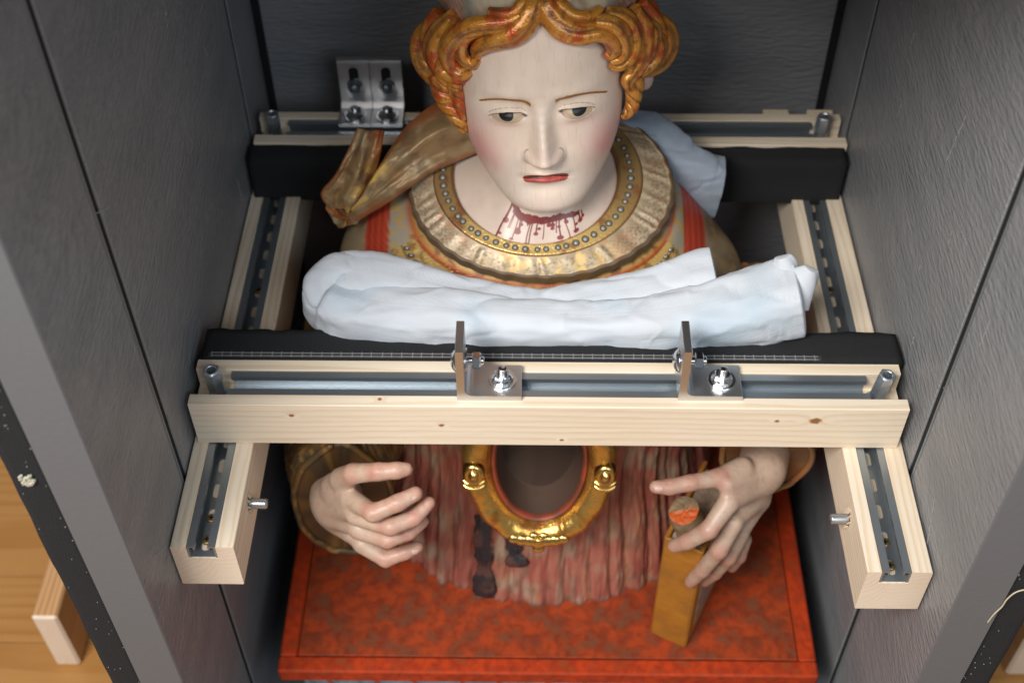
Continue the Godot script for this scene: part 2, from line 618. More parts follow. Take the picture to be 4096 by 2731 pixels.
# a bar of foam: its long faces waver a little
func foam_slab(g: Geo, at: Vector3, size: Vector3, wob: float, seed_: int) -> void:
	var f := noise(seed_, 6.0, 3)
	var L := size.max_axis_index()
	var a := (L + 1) % 3
	var b := (L + 2) % 3
	var nu := 24
	var nv := 90
	var p := PackedVector3Array()
	var uvs := PackedVector2Array()
	for j in nv + 3:
		var jj := clampi(j - 1, 0, nv)
		var shrink := 0.0 if j == 0 or j == nv + 2 else 1.0
		for i in nu + 1:
			var th := TAU * i / nu
			var q := Vector3.ZERO
			var cx := cos(th)
			var cy := sin(th)
			var mx := maxf(absf(cx), absf(cy))
			var sq := Vector2(cx, cy) / mx
			sq = sq.lerp(Vector2(cx, cy), 0.07)
			q[a] = sq.x * size[a] * 0.5 * shrink
			q[b] = sq.y * size[b] * 0.5 * shrink
			q[L] = (float(jj) / nv - 0.5) * size[L]
			var w := q + at
			var d := f.get_noise_3d(w.x * 3.0, w.y * 3.0, w.z * 3.0) * wob * shrink
			q[a] += d * signf(sq.x) * smoothstep(0.5, 1.0, absf(sq.x))
			q[b] += d * signf(sq.y) * smoothstep(0.5, 1.0, absf(sq.y))
			p.append(at + q)
			uvs.append(Vector2(i / float(nu), q[L]))
	g.grid(p, nu + 1, nv + 3, null, uvs)

func tube(g: Geo, pts: Array, r: float, steps: int, sides: int) -> void:
	var q4 := []
	for q in pts: q4.append(Vector4(q.x, q.y, q.z, r))
	sweep(g, q4, steps, sides)

# round tube along Vector4 points (w = radius); «shape» may change the radius with (angle, t)
func sweep(g: Geo, pts: Array, steps: int, sides: int, cols = null, flat := 1.0, up := Vector3.ZERO, shape = null) -> void:
	var p := PackedVector3Array()
	var cc := PackedColorArray()
	var uvs := PackedVector2Array()
	var ref := Vector3.ZERO
	for j in steps + 1:
		var t := float(j) / steps
		var q := spline4(pts, t)
		var d := (v3(spline4(pts, minf(t + 0.01, 1.0))) - v3(spline4(pts, maxf(t - 0.01, 0.0)))).normalized()
		if up != Vector3.ZERO: ref = (up - d * up.dot(d)).normalized()
		elif j == 0: ref = d.cross(Vector3.UP if absf(d.y) < 0.9 else Vector3.RIGHT).normalized()
		else: ref = (ref - d * ref.dot(d)).normalized()
		var side := d.cross(ref)
		var rr := q.w
		if j == 0 or j == steps: rr *= 0.02
		for i in sides:
			var th := TAU * i / sides
			var r := rr
			if shape != null: r *= (shape as Callable).call(th, t)
			var w := v3(q) + ref * cos(th) * r * flat + side * sin(th) * r
			p.append(w)
			if cols != null: cc.append((cols as Callable).call(w, th, t))
	g.grid(p, sides, steps + 1, cc if cols != null else null, null, true)
# ---------------------------------------------------------------- timbers, rails and fixings
func notched(z0: float, z1: float, y0: float, y1: float, ga: float, gb: float, deep: float) -> PackedVector2Array:
	var b := 0.0008
	return PackedVector2Array([Vector2(z0 + b, y1), Vector2(ga - 0.0004, y1), Vector2(ga, y1 - 0.0004), Vector2(ga, y1 - deep), Vector2(gb, y1 - deep), Vector2(gb, y1 - 0.0004), Vector2(gb + 0.0004, y1), Vector2(z1 - b, y1), Vector2(z1, y1 - b), Vector2(z1, y0 + b), Vector2(z1 - b, y0), Vector2(z0 + b, y0), Vector2(z0, y0 + b), Vector2(z0, y1 - b)])

# C-shaped steel channel along x, centred on z = 0, standing on y = 0, with oblong slots in its floor
func channel(g: Geo, x0: float, x1: float, w: float, h: float, lip: float, pitch: float, xf: Transform3D) -> void:
	var t := 0.0016
	for s in [-1.0, 1.0]:
		var q := PackedVector2Array()
		for p in [Vector2(w / 2, 0), Vector2(w / 2, h), Vector2(w / 2 - lip, h), Vector2(w / 2 - lip, h - 0.0045), Vector2(w / 2 - lip + t, h - 0.0045), Vector2(w / 2 - lip + t, h - t), Vector2(w / 2 - t, h - t), Vector2(w / 2 - t, 0)]: q.append(Vector2(p.x * s, p.y))
		g.prism(q, x0, x1, null, Vector2.ZERO, xf)
	var n := int((x1 - x0) / pitch)
	var cell := (x1 - x0) / n
	var hw := w / 2 - t
	var sl := 0.0042       # half length of the straight part
	var sr := 0.0036       # radius of its ends
	for k in n:
		var cx := x0 + (k + 0.5) * cell
		var m := 28
		for i in m:
			var ring := []
			for e in [i, i + 1]:
				var th: float = TAU * e / m
				var c := Vector2(cos(th), sin(th))
				var inner := Vector2(signf(c.x) * sl if absf(c.x) > 0.01 else 0.0, 0) + c * sr
				var sc := minf(cell / 2 / maxf(absf(c.x), 1e-5), hw / maxf(absf(c.y), 1e-5))
				ring.append([inner, c * sc])
			var q := []
			for p in [ring[0][0], ring[1][0], ring[1][1], ring[0][1]]: q.append(xf * Vector3(cx + p.x, t, p.y))
			g.poly(q, xf.basis * Vector3.UP)
			var r := []
			for p in [[ring[0][0], t], [ring[1][0], t], [ring[1][0], 0.0], [ring[0][0], 0.0]]: r.append(xf * Vector3(cx + p[0].x, p[1], p[0].y))
			g.poly(r, xf.basis * Vector3(-ring[0][0].x, 0, -ring[0][0].y))
		# the rounded cell has gaps in its corners: fill them
		for sx in [-1.0, 1.0]:
			for sz in [-1.0, 1.0]:
				var a := Vector2(sx * cell / 2, sz * hw)
				var best := Vector2.ZERO
				var bb := []
				for i in m + 1:
					var th := TAU * i / m
					var c := Vector2(cos(th), sin(th))
					if c.x * sx <= 0 or c.y * sz <= 0: continue
					bb.append(c * minf(cell / 2 / absf(c.x), hw / absf(c.y)))
				for i in bb.size() - 1:
					g.poly([xf * Vector3(cx + a.x, t, a.y), xf * Vector3(cx + bb[i].x, t, bb[i].y), xf * Vector3(cx + bb[i + 1].x, t, bb[i + 1].y)], xf.basis * Vector3.UP)

func threaded(g: Geo, r: float, y0: float, y1: float, xf: Transform3D) -> void:
	var pr := [Vector2(0.0, y0), Vector2(r * 0.9, y0)]
	var y := y0
	while y < y1 - 0.0012:
		pr.append(Vector2(r * 0.86, y)); pr.append(Vector2(r, y + 0.0006))
		y += 0.00125
	pr.append(Vector2(r * 0.84, y1)); pr.append(Vector2(0.0, y1))
	g.lathe(pr, xf, 20)

func coupling_nut(at: Vector3, turn: float, lean: Vector3, label: String, group: String) -> void:
	var o := thing("coupling_nut", label, "coupling nut", at, group)
	var xf := Transform3D(Basis(Vector3.UP, turn), at)
	xf.basis = Basis.from_euler(lean) * xf.basis
	var g := Geo.new()
	g.turned([Vector3(0, 0, 0), Vector3(0.0060, 0, 0), Vector3(0.0066, 0.0006, 1), Vector3(0.0066, 0.0325, 1), Vector3(0.0060, 0.0336, 0), Vector3(0.0046, 0.0336, 0), Vector3(0.0040, 0.0328, 0), Vector3(0.0038, 0.020, 0), Vector3(0.0, 0.020, 0)], xf, 24)
	obj("hex_sleeve", g, M.zinc, o)
	var w := Geo.new()
	w.turned([Vector3(0.0, -0.0002, 0), Vector3(0.0095, -0.0002, 0), Vector3(0.0098, -0.0008, 0), Vector3(0.0098, -0.0018, 0), Vector3(0.0, -0.0018, 0)], xf, 28)
	obj("washer", w, M.zinc, o)

func flange_nut(parent: Node3D, xf: Transform3D, bolt_up: float) -> void:
	var w := Geo.new()
	w.turned([Vector3(0.0, 0.0016, 0), Vector3(0.0118, 0.0016, 0), Vector3(0.0122, 0.0012, 0), Vector3(0.0122, 0.0001, 0), Vector3(0.0, 0.0001, 0)], xf, 32)
	obj("washer", w, M.bright, parent)
	var g := Geo.new()
	g.turned([Vector3(0.0, 0.0092, 0), Vector3(0.0044, 0.0092, 0), Vector3(0.0060, 0.0092, 0), Vector3(0.0066, 0.0084, 1), Vector3(0.0066, 0.0036, 1), Vector3(0.0078, 0.0032, 0), Vector3(0.0094, 0.0020, 0), Vector3(0.0094, 0.0016, 0)], xf, 24)
	obj("nut", g, M.bright, parent)
	var b := Geo.new()
	threaded(b, 0.0040, 0.004, bolt_up, xf)
	obj("bolt", b, M.bright, parent)

func angle_bracket(at: Vector3, label: String) -> void:
	var o := thing("angle_bracket", label, "bracket", at, "angle brackets bolted on the front crossbar")
	var g := Geo.new()
	var c := 0.0006
	var pr := PackedVector2Array()
	for p in [Vector2(c, 0), Vector2(0.055 - c, 0), Vector2(0.055, c), Vector2(0.055, 0.0056 - c), Vector2(0.055 - c, 0.0056), Vector2(0.0135, 0.0056), Vector2(0.0105, 0.0064), Vector2(0.008, 0.0085), Vector2(0.0068, 0.0115), Vector2(0.0068, 0.061 - c), Vector2(0.0068 - c, 0.061), Vector2(c, 0.061), Vector2(0, 0.061 - c), Vector2(0, c)]: pr.append(Vector2(-p.x, p.y))
	# prism runs along its own x, which is turned to run back along -z
	var xf := Transform3D(Basis(Vector3(0, 0, -1), Vector3.UP, Vector3(-1, 0, 0)), at)
	xf.basis = Basis(Vector3(0, 0, -1), Vector3(0, 1, 0), Vector3(-1, 0, 0))
	g.prism(pr, 0.0, 0.0355, null, Vector2.ZERO, xf)
	obj("angle_plate", g, M.alu, o)
	flange_nut(o, Transform3D(Basis(), at + Vector3(0.0385, 0.0056, -0.0180)), 0.0160)
	# domed bolt through the upright: head on the left, washer and nut on the right
	var ax := Basis(Vector3(0, -1, 0), Vector3(1, 0, 0), Vector3(0, 0, 1))
	var bx := Transform3D(ax, at + Vector3(0.0, 0.0285, -0.0200))
	var h := Geo.new()
	h.lathe([Vector2(0.0, -0.0058), Vector2(0.003, -0.0055), Vector2(0.0062, -0.0044), Vector2(0.0088, -0.0026), Vector2(0.0100, -0.0008), Vector2(0.0100, 0.0), Vector2(0.0, 0.0)], bx, 28)
	obj("bolt_head", h, M.bright, o)
	var w := Geo.new()
	var wx := bx.translated(Vector3(0.0068, 0, 0))
	w.turned([Vector3(0.0, 0.0018, 0), Vector3(0.0104, 0.0018, 0), Vector3(0.0107, 0.0014, 0), Vector3(0.0107, 0.0001, 0), Vector3(0.0, 0.0001, 0)], wx, 28)
	obj("washer", w, M.bright, o)
	var n := Geo.new()
	n.turned([Vector3(0.0, 0.0135, 0), Vector3(0.0060, 0.0135, 0), Vector3(0.0067, 0.0127, 1), Vector3(0.0067, 0.0070, 1), Vector3(0.0060, 0.0062, 0), Vector3(0.0, 0.0062, 0)], wx, 24)
	obj("nut", n, M.bright, o)
	var b := Geo.new()
	threaded(b, 0.0040, 0.001, 0.0165, wx)
	obj("bolt", b, M.bright, o)

func screw_head(parent: Node3D, at: Vector3) -> void:
	var g := Geo.new()
	g.lathe([Vector2(0.0044, -0.0015), Vector2(0.0044, 0.0004), Vector2(0.0036, 0.0010), Vector2(0.0, 0.0012)], Transform3D(Basis(), at), 20)
	var s := obj("screw", g, M.brass, parent)
	var r := Geo.new()
	for k in 2: r.box(at + Vector3(0, 0.00125, 0), Vector3(0.0046, 0.0002, 0.0012) if k == 0 else Vector3(0.0012, 0.00022, 0.0046), 0.0)
	obj("cross_recess", r, M.black, s)

func timbers() -> void:
	var ytop := 0.0
	var ymid := -0.0535
	# ---- side rails, lying front to back
	for s in [-1.0, 1.0]:
		var xa := -0.3135 if s < 0 else 0.2595
		var xb := -0.2605 if s < 0 else 0.3125
		var zf := 0.1085 if s < 0 else 0.1265
		var zr := -0.46
		var o := thing("side_rail", "pale softwood rail with slotted steel channel along the left crate wall" if s < 0 else "pale softwood rail with slotted steel channel along the right crate wall", "timber rail", Vector3((xa + xb) / 2, ymid - 0.0565, -0.15), "timber rails along the crate walls")
		var g := Geo.new()
		var e := Geo.new()
		# the prism runs along -z; its profile's «z» is world x
		var xf := Transform3D(Basis(Vector3(0, 0, -1), Vector3.UP, Vector3(1, 0, 0)), Vector3.ZERO)
		var gc := -0.2880 if s < 0 else 0.2835
		g.prism(notched(xa, xb, ymid - 0.0565, ymid, gc - 0.0122, gc + 0.0122, 0.0165), -zf, -zr, e, Vector2(0.13 if s < 0 else 0.61, 0.3), xf)
		obj("timber", g.mesh([e]), [M.wood, M.end], o)
		var ch := Geo.new()
		channel(ch, -zf + 0.0005, -zr, 0.0236, 0.0158, 0.0062, 0.0268, Transform3D(xf.basis, Vector3(gc, ymid - 0.0164, 0)))
		obj("steel_channel", ch, M.rail, o)
		for z in ([0.0915, 0.0695, -0.205] if s < 0 else [0.111, 0.088, -0.21]): screw_head(o, Vector3(gc, ymid - 0.0146, z))
		# bolt end poking out of the inner face, in its splintered hole
		var bz := 0.0470 if s < 0 else 0.0580
		var by := ymid - 0.0245
		var inner := xb if s < 0 else xa
		var dir: float = -s
		var bx := Transform3D(Basis(Vector3(0, dir, 0), Vector3(dir, 0, 0), Vector3(0, 0, -1)), Vector3(inner, by, bz))
		var b := Geo.new()
		threaded(b, 0.0048, -0.004, 0.0155, bx)
		obj("bolt_end", b, M.zinc, o)
		var hole := Geo.new()
		var hp := PackedVector3Array()
		for k in 24:
			var th := TAU * k / 24
			hp.append(Vector3(inner + dir * 0.0003, by + sin(th) * 0.0085 * (1.0 + 0.15 * sin(th * 5.0)), bz + cos(th) * 0.0062))
		for k in 24: hole.poly([Vector3(inner + dir * 0.0003, by, bz), hp[k], hp[(k + 1) % 24]], Vector3(dir, 0, 0))
		obj("drilled_hole", hole, mat(lin(0.10, 0.05, 0.025), 0.9), o)
		var sp := Geo.new()
		for k in 9:
			var th := TAU * k / 9.0 + 0.3
			sp.box(Vector3(inner + dir * 0.001, by + sin(th) * 0.0100, bz + cos(th) * 0.0066), Vector3(0.0022, 0.0055, 0.0013), 0.0003, 1, null, Vector2.ZERO, Basis(Vector3(1, 0, 0), cos(th) * 0.35 + 0.2 * sin(k * 3.0)) * Basis(Vector3(0, 0, 1), 0.3 * dir * signf(sin(th))))
		obj("splinter", sp, mat(lin(0.66, 0.52, 0.38), 0.9), o)
	# ---- front crossbar
	var fb := thing("front_crossbar", "pale softwood crossbar with steel channel across the front of the bust", "crossbar", Vector3(0, ymid, -0.026))
	var g := Geo.new()
	var e := Geo.new()
	g.prism(notched(-0.0520, 0.0, ymid + 0.0005, ytop, -0.0400, -0.0118, 0.020), -0.3085, 0.3065, e, Vector2(0.385, 0.1))
	obj("timber", g.mesh([e]), [M.wood_front, M.end], fb)
	var ch := Geo.new()
	channel(ch, -0.2770, 0.2760, 0.0272, 0.0185, 0.0070, 0.0500, Transform3D(Basis(), Vector3(0, -0.0198, -0.0259)))
	obj("steel_channel", ch, M.rail, fb)
	coupling_nut(Vector3(-0.2893, -0.0182, -0.0270), 0.2, Vector3(0.02, 0, 0.03), "hexagonal zinc coupling nut at the left end of the front crossbar", "zinc coupling nuts on the crossbars")
	coupling_nut(Vector3(0.2862, -0.0182, -0.0270), 0.45, Vector3(0.02, 0, -0.10), "hexagonal zinc coupling nut at the right end of the front crossbar", "zinc coupling nuts on the crossbars")
	angle_bracket(Vector3(-0.0781, 0.0003, -0.0068), "aluminium angle bracket nearer the middle, left on the front crossbar")
	angle_bracket(Vector3(0.1105, 0.0003, -0.0085), "aluminium angle bracket right of the middle on the front crossbar")
	# ---- black foam behind it, with a strip of glass-fibre mesh tape
	var fo := thing("foam_strip", "black foam strip with white mesh tape behind the front crossbar", "foam strip", Vector3(0, -0.05, -0.07))
	var fg := Geo.new()
	foam_slab(fg, Vector3(0.002, -0.0265, -0.0705), Vector3(0.618, 0.0545, 0.0350), 0.0032, 9)
	obj("foam_bar", fg, M.foam, fo)
	var tp := Geo.new()
	tp.box(Vector3(-0.03, 0.0018, -0.0561), Vector3(0.54, 0.0008, 0.0054), 0.0002)
	var tape := obj("tape_backing", tp, mat(lin(0.035, 0.035, 0.036), 0.8), fo)
	var tg := Geo.new()
	for k in 61:
		var x := -0.297 + k * 0.00885
		tg.box(Vector3(x + sin(k * 2.3) * 0.0006, 0.0025, -0.0561), Vector3(0.0008, 0.0006, 0.0058), 0.0)
	for k in 2: tg.box(Vector3(-0.03, 0.0025, -0.0578 + k * 0.0036), Vector3(0.534, 0.0005, 0.0006), 0.0)
	var mt := obj("tape_threads", tg, mat(lin(0.24, 0.24, 0.24), 0.7), tape)
	mt.set_meta("kind", "stuff")
	# ---- rear crossbar, foam and fixings
	var rb := thing("rear_crossbar", "pale softwood crossbar with steel channel at the back, behind the neck", "crossbar", Vector3(0, ymid, -0.38))
	g = Geo.new()
	e = Geo.new()
	g.prism(notched(-0.4070, -0.3545, ymid + 0.0005, ytop, -0.3955, -0.3675, 0.020), -0.3060, 0.3120, e, Vector2(0.11, 0.55))
	obj("timber", g.mesh([e]), [M.wood, M.end], rb)
	ch = Geo.new()
	channel(ch, -0.2740, 0.2800, 0.0272, 0.0185, 0.0070, 0.0500, Transform3D(Basis(), Vector3(0, -0.0198, -0.3815)))
	obj("steel_channel", ch, M.rail, rb)
	coupling_nut(Vector3(-0.2885, -0.0182, -0.3840), 0.2, Vector3.ZERO, "hexagonal zinc coupling nut at the left end of the rear crossbar", "zinc coupling nuts on the crossbars")
	coupling_nut(Vector3(0.2900, -0.0182, -0.3835), 0.4, Vector3.ZERO, "hexagonal zinc coupling nut at the right end of the rear crossbar", "zinc coupling nuts on the crossbars")
	var rf := Geo.new()
	foam_slab(rf, Vector3(0.000, -0.0300, -0.3420), Vector3(0.618, 0.0560, 0.0245), 0.0014, 19)
	tag(obj("rear_foam_strip", rf, M.foam), "black foam strip in front of the rear crossbar", "foam strip")
	var bl := Geo.new()
	for k in 2: bl.box(Vector3(0.25 + k * 0.048, -0.040, -0.424), Vector3(0.028, 0.05, 0.022), 0.001, 1)
	tag(obj("wood_packing", bl, M.wood), "small wood packing blocks peeping out behind the rear crossbar", "wood blocks")
	for k in 2: rear_bracket(Vector3(-0.2190 + k * 0.0338, 0.0004, -0.4150), "ribbed aluminium bracket on the rear crossbar, " + ("left of the pair" if k == 0 else "right of the pair, nearer the head"))

func rear_bracket(at: Vector3, label: String) -> void:
	var o := thing("ribbed_bracket", label, "bracket", at, "ribbed brackets on the rear crossbar")
	var w := 0.0330
	var g := Geo.new()
	# upright with fine level ribs, running up from the foot
	var pr := PackedVector2Array([Vector2(-0.0025, 0.0), Vector2(0.0360, 0.0), Vector2(0.0360, 0.0050), Vector2(0.0085, 0.0050), Vector2(0.0050, 0.0085)])
	var y := 0.0100
	while y < 0.0600:
		pr.append_array(PackedVector2Array([Vector2(0.0034, y), Vector2(0.0034, y + 0.0009), Vector2(0.0026, y + 0.0011), Vector2(0.0026, y + 0.0019)]))
		y += 0.0020
	pr.append_array(PackedVector2Array([Vector2(0.0030, 0.0625), Vector2(-0.0025, 0.0625)]))
	g.prism(pr, 0.0, w, null, Vector2.ZERO, Transform3D(Basis(), at))
	obj("angle_plate", g, M.alu, o)
	# long keyhole slot: dark opening and the bolt low in it
	var s := Geo.new()
	var c := at + Vector3(w / 2, 0.040, 0.0040)
	var ring := []
	for i in 29:
		var th := TAU * i / 28
		ring.append(c + Vector3(cos(th) * 0.0050, sin(th) * 0.0050 + signf(sin(th)) * 0.0085, 0))
	for i in 28: s.poly([c, ring[i], ring[i + 1]], Vector3(0, 0, 1))
	obj("slot", s, M.black, o)
	var bx := Transform3D(Basis(Vector3(1, 0, 0), Vector3(0, 0, 1), Vector3(0, -1, 0)), at + Vector3(w / 2, 0.0300, 0.0042))
	var wg := Geo.new()
	wg.turned([Vector3(0, 0.0014, 0), Vector3(0.0082, 0.0014, 0), Vector3(0.0085, 0.0004, 0), Vector3(0.0085, -0.0008, 0)], bx, 28)
	obj("washer", wg, M.steel_dark, o)
	var h := Geo.new()
	h.lathe([Vector2(0.0058, 0.0014), Vector2(0.0058, 0.0040), Vector2(0.0046, 0.0062), Vector2(0.0024, 0.0072), Vector2(0, 0.0074)], bx, 20)
	obj("bolt_head", h, M.steel_dark, o)
	flange_nut(o, Transform3D(Basis(), at + Vector3(w / 2, 0.0050, 0.0225)), 0.0120)

# ---------------------------------------------------------------- wrapped pads
func cloth_roll(g: Geo, pts: Array, flat: float, seed_: int, amp: float, blue: float, gather: float) -> void:
	var f := noise(seed_, 9.0, 3)
	var f2 := noise(seed_ + 1, 30.0, 2)
	var nu := 64
	var nv := 260
	var p := PackedVector3Array()
	var cc := PackedColorArray()
	var uvs := PackedVector2Array()
	var run := 0.0
	var was := v3(pts[0])
	for j in nv + 1:
		var t := float(j) / nv
		var q := spline4(pts, t)
		run += was.distance_to(v3(q))
		was = v3(q)
		var d := (v3(spline4(pts, minf(t + 0.01, 1.0))) - v3(spline4(pts, maxf(t - 0.01, 0.0)))).normalized()
		var up := (Vector3(0, 1, 0.15) - d * d.dot(Vector3(0, 1, 0.15))).normalized()
		var side := d.cross(up)
		var e := t / 0.055 if t < 0.5 else (1.0 - t) / 0.035
		var close := sqrt(clampf(1.0 - pow(1.0 - minf(e, 1.0), 2.4), 0.0, 1.0))
		for i in nu + 1:
			var th := TAU * i / nu
			var c := cos(th)
			var s := sin(th)
			var ex := 0.62
			var a := signf(c) * pow(absf(c), ex)
			var b := signf(s) * pow(absf(s), ex)
			var w := v3(q) + up * a * q.w + side * b * q.w * flat
			# soft dents, slanting creases, and gathers near the folded end
			var h := f.get_noise_3d(w.x * 0.7, w.y * 2.2, w.z * 2.2) * amp
			h -= pow(1.0 - minf(1.0, absf(f.get_noise_3d(w.x * 0.55 + w.y * 1.2, w.y * 1.3 - w.x * 0.35, w.z + 3.0)) * 2.2), 7.0) * amp * 0.38
			h += pow(1.0 - minf(1.0, absf(f2.get_noise_3d(w.x * 0.22 - w.y * 0.3, w.y * 0.5 + w.x * 0.12, w.z * 0.5 + 9.0)) * 2.4), 9.0) * amp * 0.22
			h += f2.get_noise_3d(w.x, w.y * 2.0, w.z * 2.0) * amp * 0.14
			var gz := exp(-t * 14.0) * gather
			h += (absf(sin(th * 4.0 + f.get_noise_1d(w.x * 3.0) * 3.0)) - 0.5) * gz * 0.006
			var o := (w - v3(q)).normalized()
			w = v3(q) + (w - v3(q)) * (0.04 + 0.96 * close) + o * h * close
			p.append(w)
			uvs.append(Vector2(run / 0.0085, th * q.w / 0.0085))
			var st := clampf(f.get_noise_3d(w.x * 0.9 + 9.0, w.y, w.z) * 1.6, 0.0, 1.0) * blue
			cc.append(lin(0.595, 0.635, 0.685).lerp(lin(0.44, 0.54, 0.62), st))
	g.grid(p, nu + 1, nv + 1, cc, uvs)

func pads() -> void:
	var o := thing("front_pad", "long white nonwoven pad folded double across the chest, on the front foam", "pad", Vector3(0, -0.01, -0.1))
	var g := Geo.new()
	cloth_roll(g, [Vector4(-0.201, 0.019, -0.112, 0.026), Vector4(-0.180, 0.013, -0.104, 0.028), Vector4(-0.140, 0.009, -0.098, 0.0255), Vector4(-0.070, 0.007, -0.092, 0.0235), Vector4(-0.007, 0.006, -0.090, 0.0230), Vector4(0.055, 0.007, -0.090, 0.0235), Vector4(0.117, 0.011, -0.092, 0.0255), Vector4(0.167, 0.019, -0.096, 0.0300), Vector4(0.204, 0.028, -0.101, 0.0340), Vector4(0.224, 0.033, -0.102, 0.0340)], 0.95, 101, 0.0055, 0.9, 0.25)
	obj("lower_fold", g, M.cloth, o)
	g = Geo.new()
	cloth_roll(g, [Vector4(-0.190, 0.013, -0.122, 0.026), Vector4(-0.178, 0.019, -0.127, 0.0270), Vector4(-0.142, 0.018, -0.128, 0.0230), Vector4(-0.079, 0.009, -0.121, 0.0190), Vector4(-0.007, 0.001, -0.114, 0.0165), Vector4(0.055, 0.007, -0.118, 0.0190), Vector4(0.110, 0.018, -0.126, 0.0215), Vector4(0.140, 0.026, -0.130, 0.0220), Vector4(0.152, 0.029, -0.131, 0.0210)], 1.0, 111, 0.0042, 0.3, 1.0)
	obj("upper_fold", g, M.cloth, o)
	g = Geo.new()
	cloth_roll(g, [Vector4(-0.170, 0.026, -0.132, 0.018), Vector4(-0.190, 0.027, -0.128, 0.0225), Vector4(-0.202, 0.018, -0.119, 0.0250), Vector4(-0.200, 0.008, -0.109, 0.0240), Vector4(-0.182, 0.004, -0.102, 0.018)], 0.75, 121, 0.0045, 0.3, 0.6)
	obj("turned_end", g, M.cloth, o)
	# two pulled-up corners at the right end
	for e in [[Vector4(0.205, 0.035, -0.105, 0.022), Vector4(0.206, 0.058, -0.112, 0.013), Vector4(0.203, 0.068, -0.116, 0.0065)], [Vector4(0.212, 0.035, -0.100, 0.024), Vector4(0.223, 0.054, -0.103, 0.015), Vector4(0.228, 0.064, -0.105, 0.0065)]]:
		var c := Geo.new()
		sweep(c, e, 30, 24, func(w: Vector3, th: float, t: float) -> Color: return lin(0.595, 0.635, 0.685), 0.6, Vector3(0, 0, 1), func(th: float, t: float) -> float: return 1.0 + 0.16 * sin(th * 3.0 + t * 2.0))
		obj("corner", c, M.cloth, o)
	var r := thing("rear_pad", "bluish white nonwoven pad tucked behind the right shoulder", "pad", Vector3(0.1, -0.03, -0.31))
	g = Geo.new()
	cloth_roll(g, [Vector4(0.030, 0.034, -0.322, 0.026), Vector4(0.060, 0.036, -0.318, 0.030), Vector4(0.096, 0.034, -0.314, 0.031), Vector4(0.125, 0.022, -0.309, 0.026), Vector4(0.146, 0.012, -0.304, 0.020)], 0.55, 131, 0.006, 0.6, 0.2)
	obj("upper_fold", g, M.cloth_blue, r)
	g = Geo.new()
	cloth_roll(g, [Vector4(0.050, 0.008, -0.305, 0.034), Vector4(0.100, 0.010, -0.303, 0.036), Vector4(0.135, 0.002, -0.300, 0.038), Vector4(0.158, -0.008, -0.297, 0.038), Vector4(0.176, -0.010, -0.296, 0.036)], 0.5, 137, 0.006, 0.6, 0.2)
	obj("lower_fold", g, M.cloth_blue, r)
# ---------------------------------------------------------------- the carved bust
var HB := Basis.from_euler(Vector3(deg_to_rad(-4.0), deg_to_rad(0.4), deg_to_rad(3.6)))
const HT := Vector3(-0.00803, 0.17162, -0.23556)
const HS := 0.00092
var fn := FastNoiseLite.new()

func H(p: Vector3) -> Vector3:      # from the head's own millimetres
	return HB * (p * HS) + HT

const EYES := [[-15.3, -3.9, -48.5, -6.8, 5.4, 5.6, 3.6, 3.4, 5.2], [17.1, -2.2, 48.2, -4.4, 4.0, 5.8, 3.4, 2.6, 4.4]]
var FACE := [Vector4(-98, 0, 34, -14), Vector4(-111, 26, 35, -2), Vector4(-118.5, 47, 34, 8), Vector4(-118, 59, 41, 13), Vector4(-109, 66, 47, 13), Vector4(-92, 65, 58, 8), Vector4(-72, 65, 68.5, 0), Vector4(-45, 66, 77, -6), Vector4(-15, 65.5, 79.5, -10), Vector4(15, 66, 78.5, -12), Vector4(45, 64.5, 72.5, -12), Vector4(72, 57, 66, -14), Vector4(95, 43, 59, -16), Vector4(115, 20, 50, -20)]
var NOSE := [2.0, 5.0, 8.5, 12.5, 16.5, 20.5, 23.0, 24.5, 18.0, 0.0]   # ridge height from y = 8 down, 7 mm apart

func nose_ridge(y: float) -> float:
	var k := (8.0 - y) / 7.0
	if k < -1.0 or k >= 9.0: return 0.0
	if k < 0.0: return 2.0 * (1.0 + k)
	var i := int(k)
	var f := k - i
	return lerpf(NOSE[i], NOSE[i + 1], f * f * (3.0 - 2.0 * f) * 0.4 + f * 0.6)

func eye_lines(e: Array, ax: float) -> Array:    # [inside 0..1 along, lash y, lower y, crease y]
	var q: float = (ax - absf(e[0])) / (absf(e[2]) - absf(e[0]))
	var base: float = lerpf(e[1], e[3], q)
	var arch: float = maxf(0.0, 4.0 * q * (1.0 - q))
	arch = sqrt(arch) * 0.45 + arch * 0.55
	return [q, base + arch * e[4], base - arch * e[5], lerpf(e[1] + e[6], e[3] + e[7], q) + arch * e[8]]

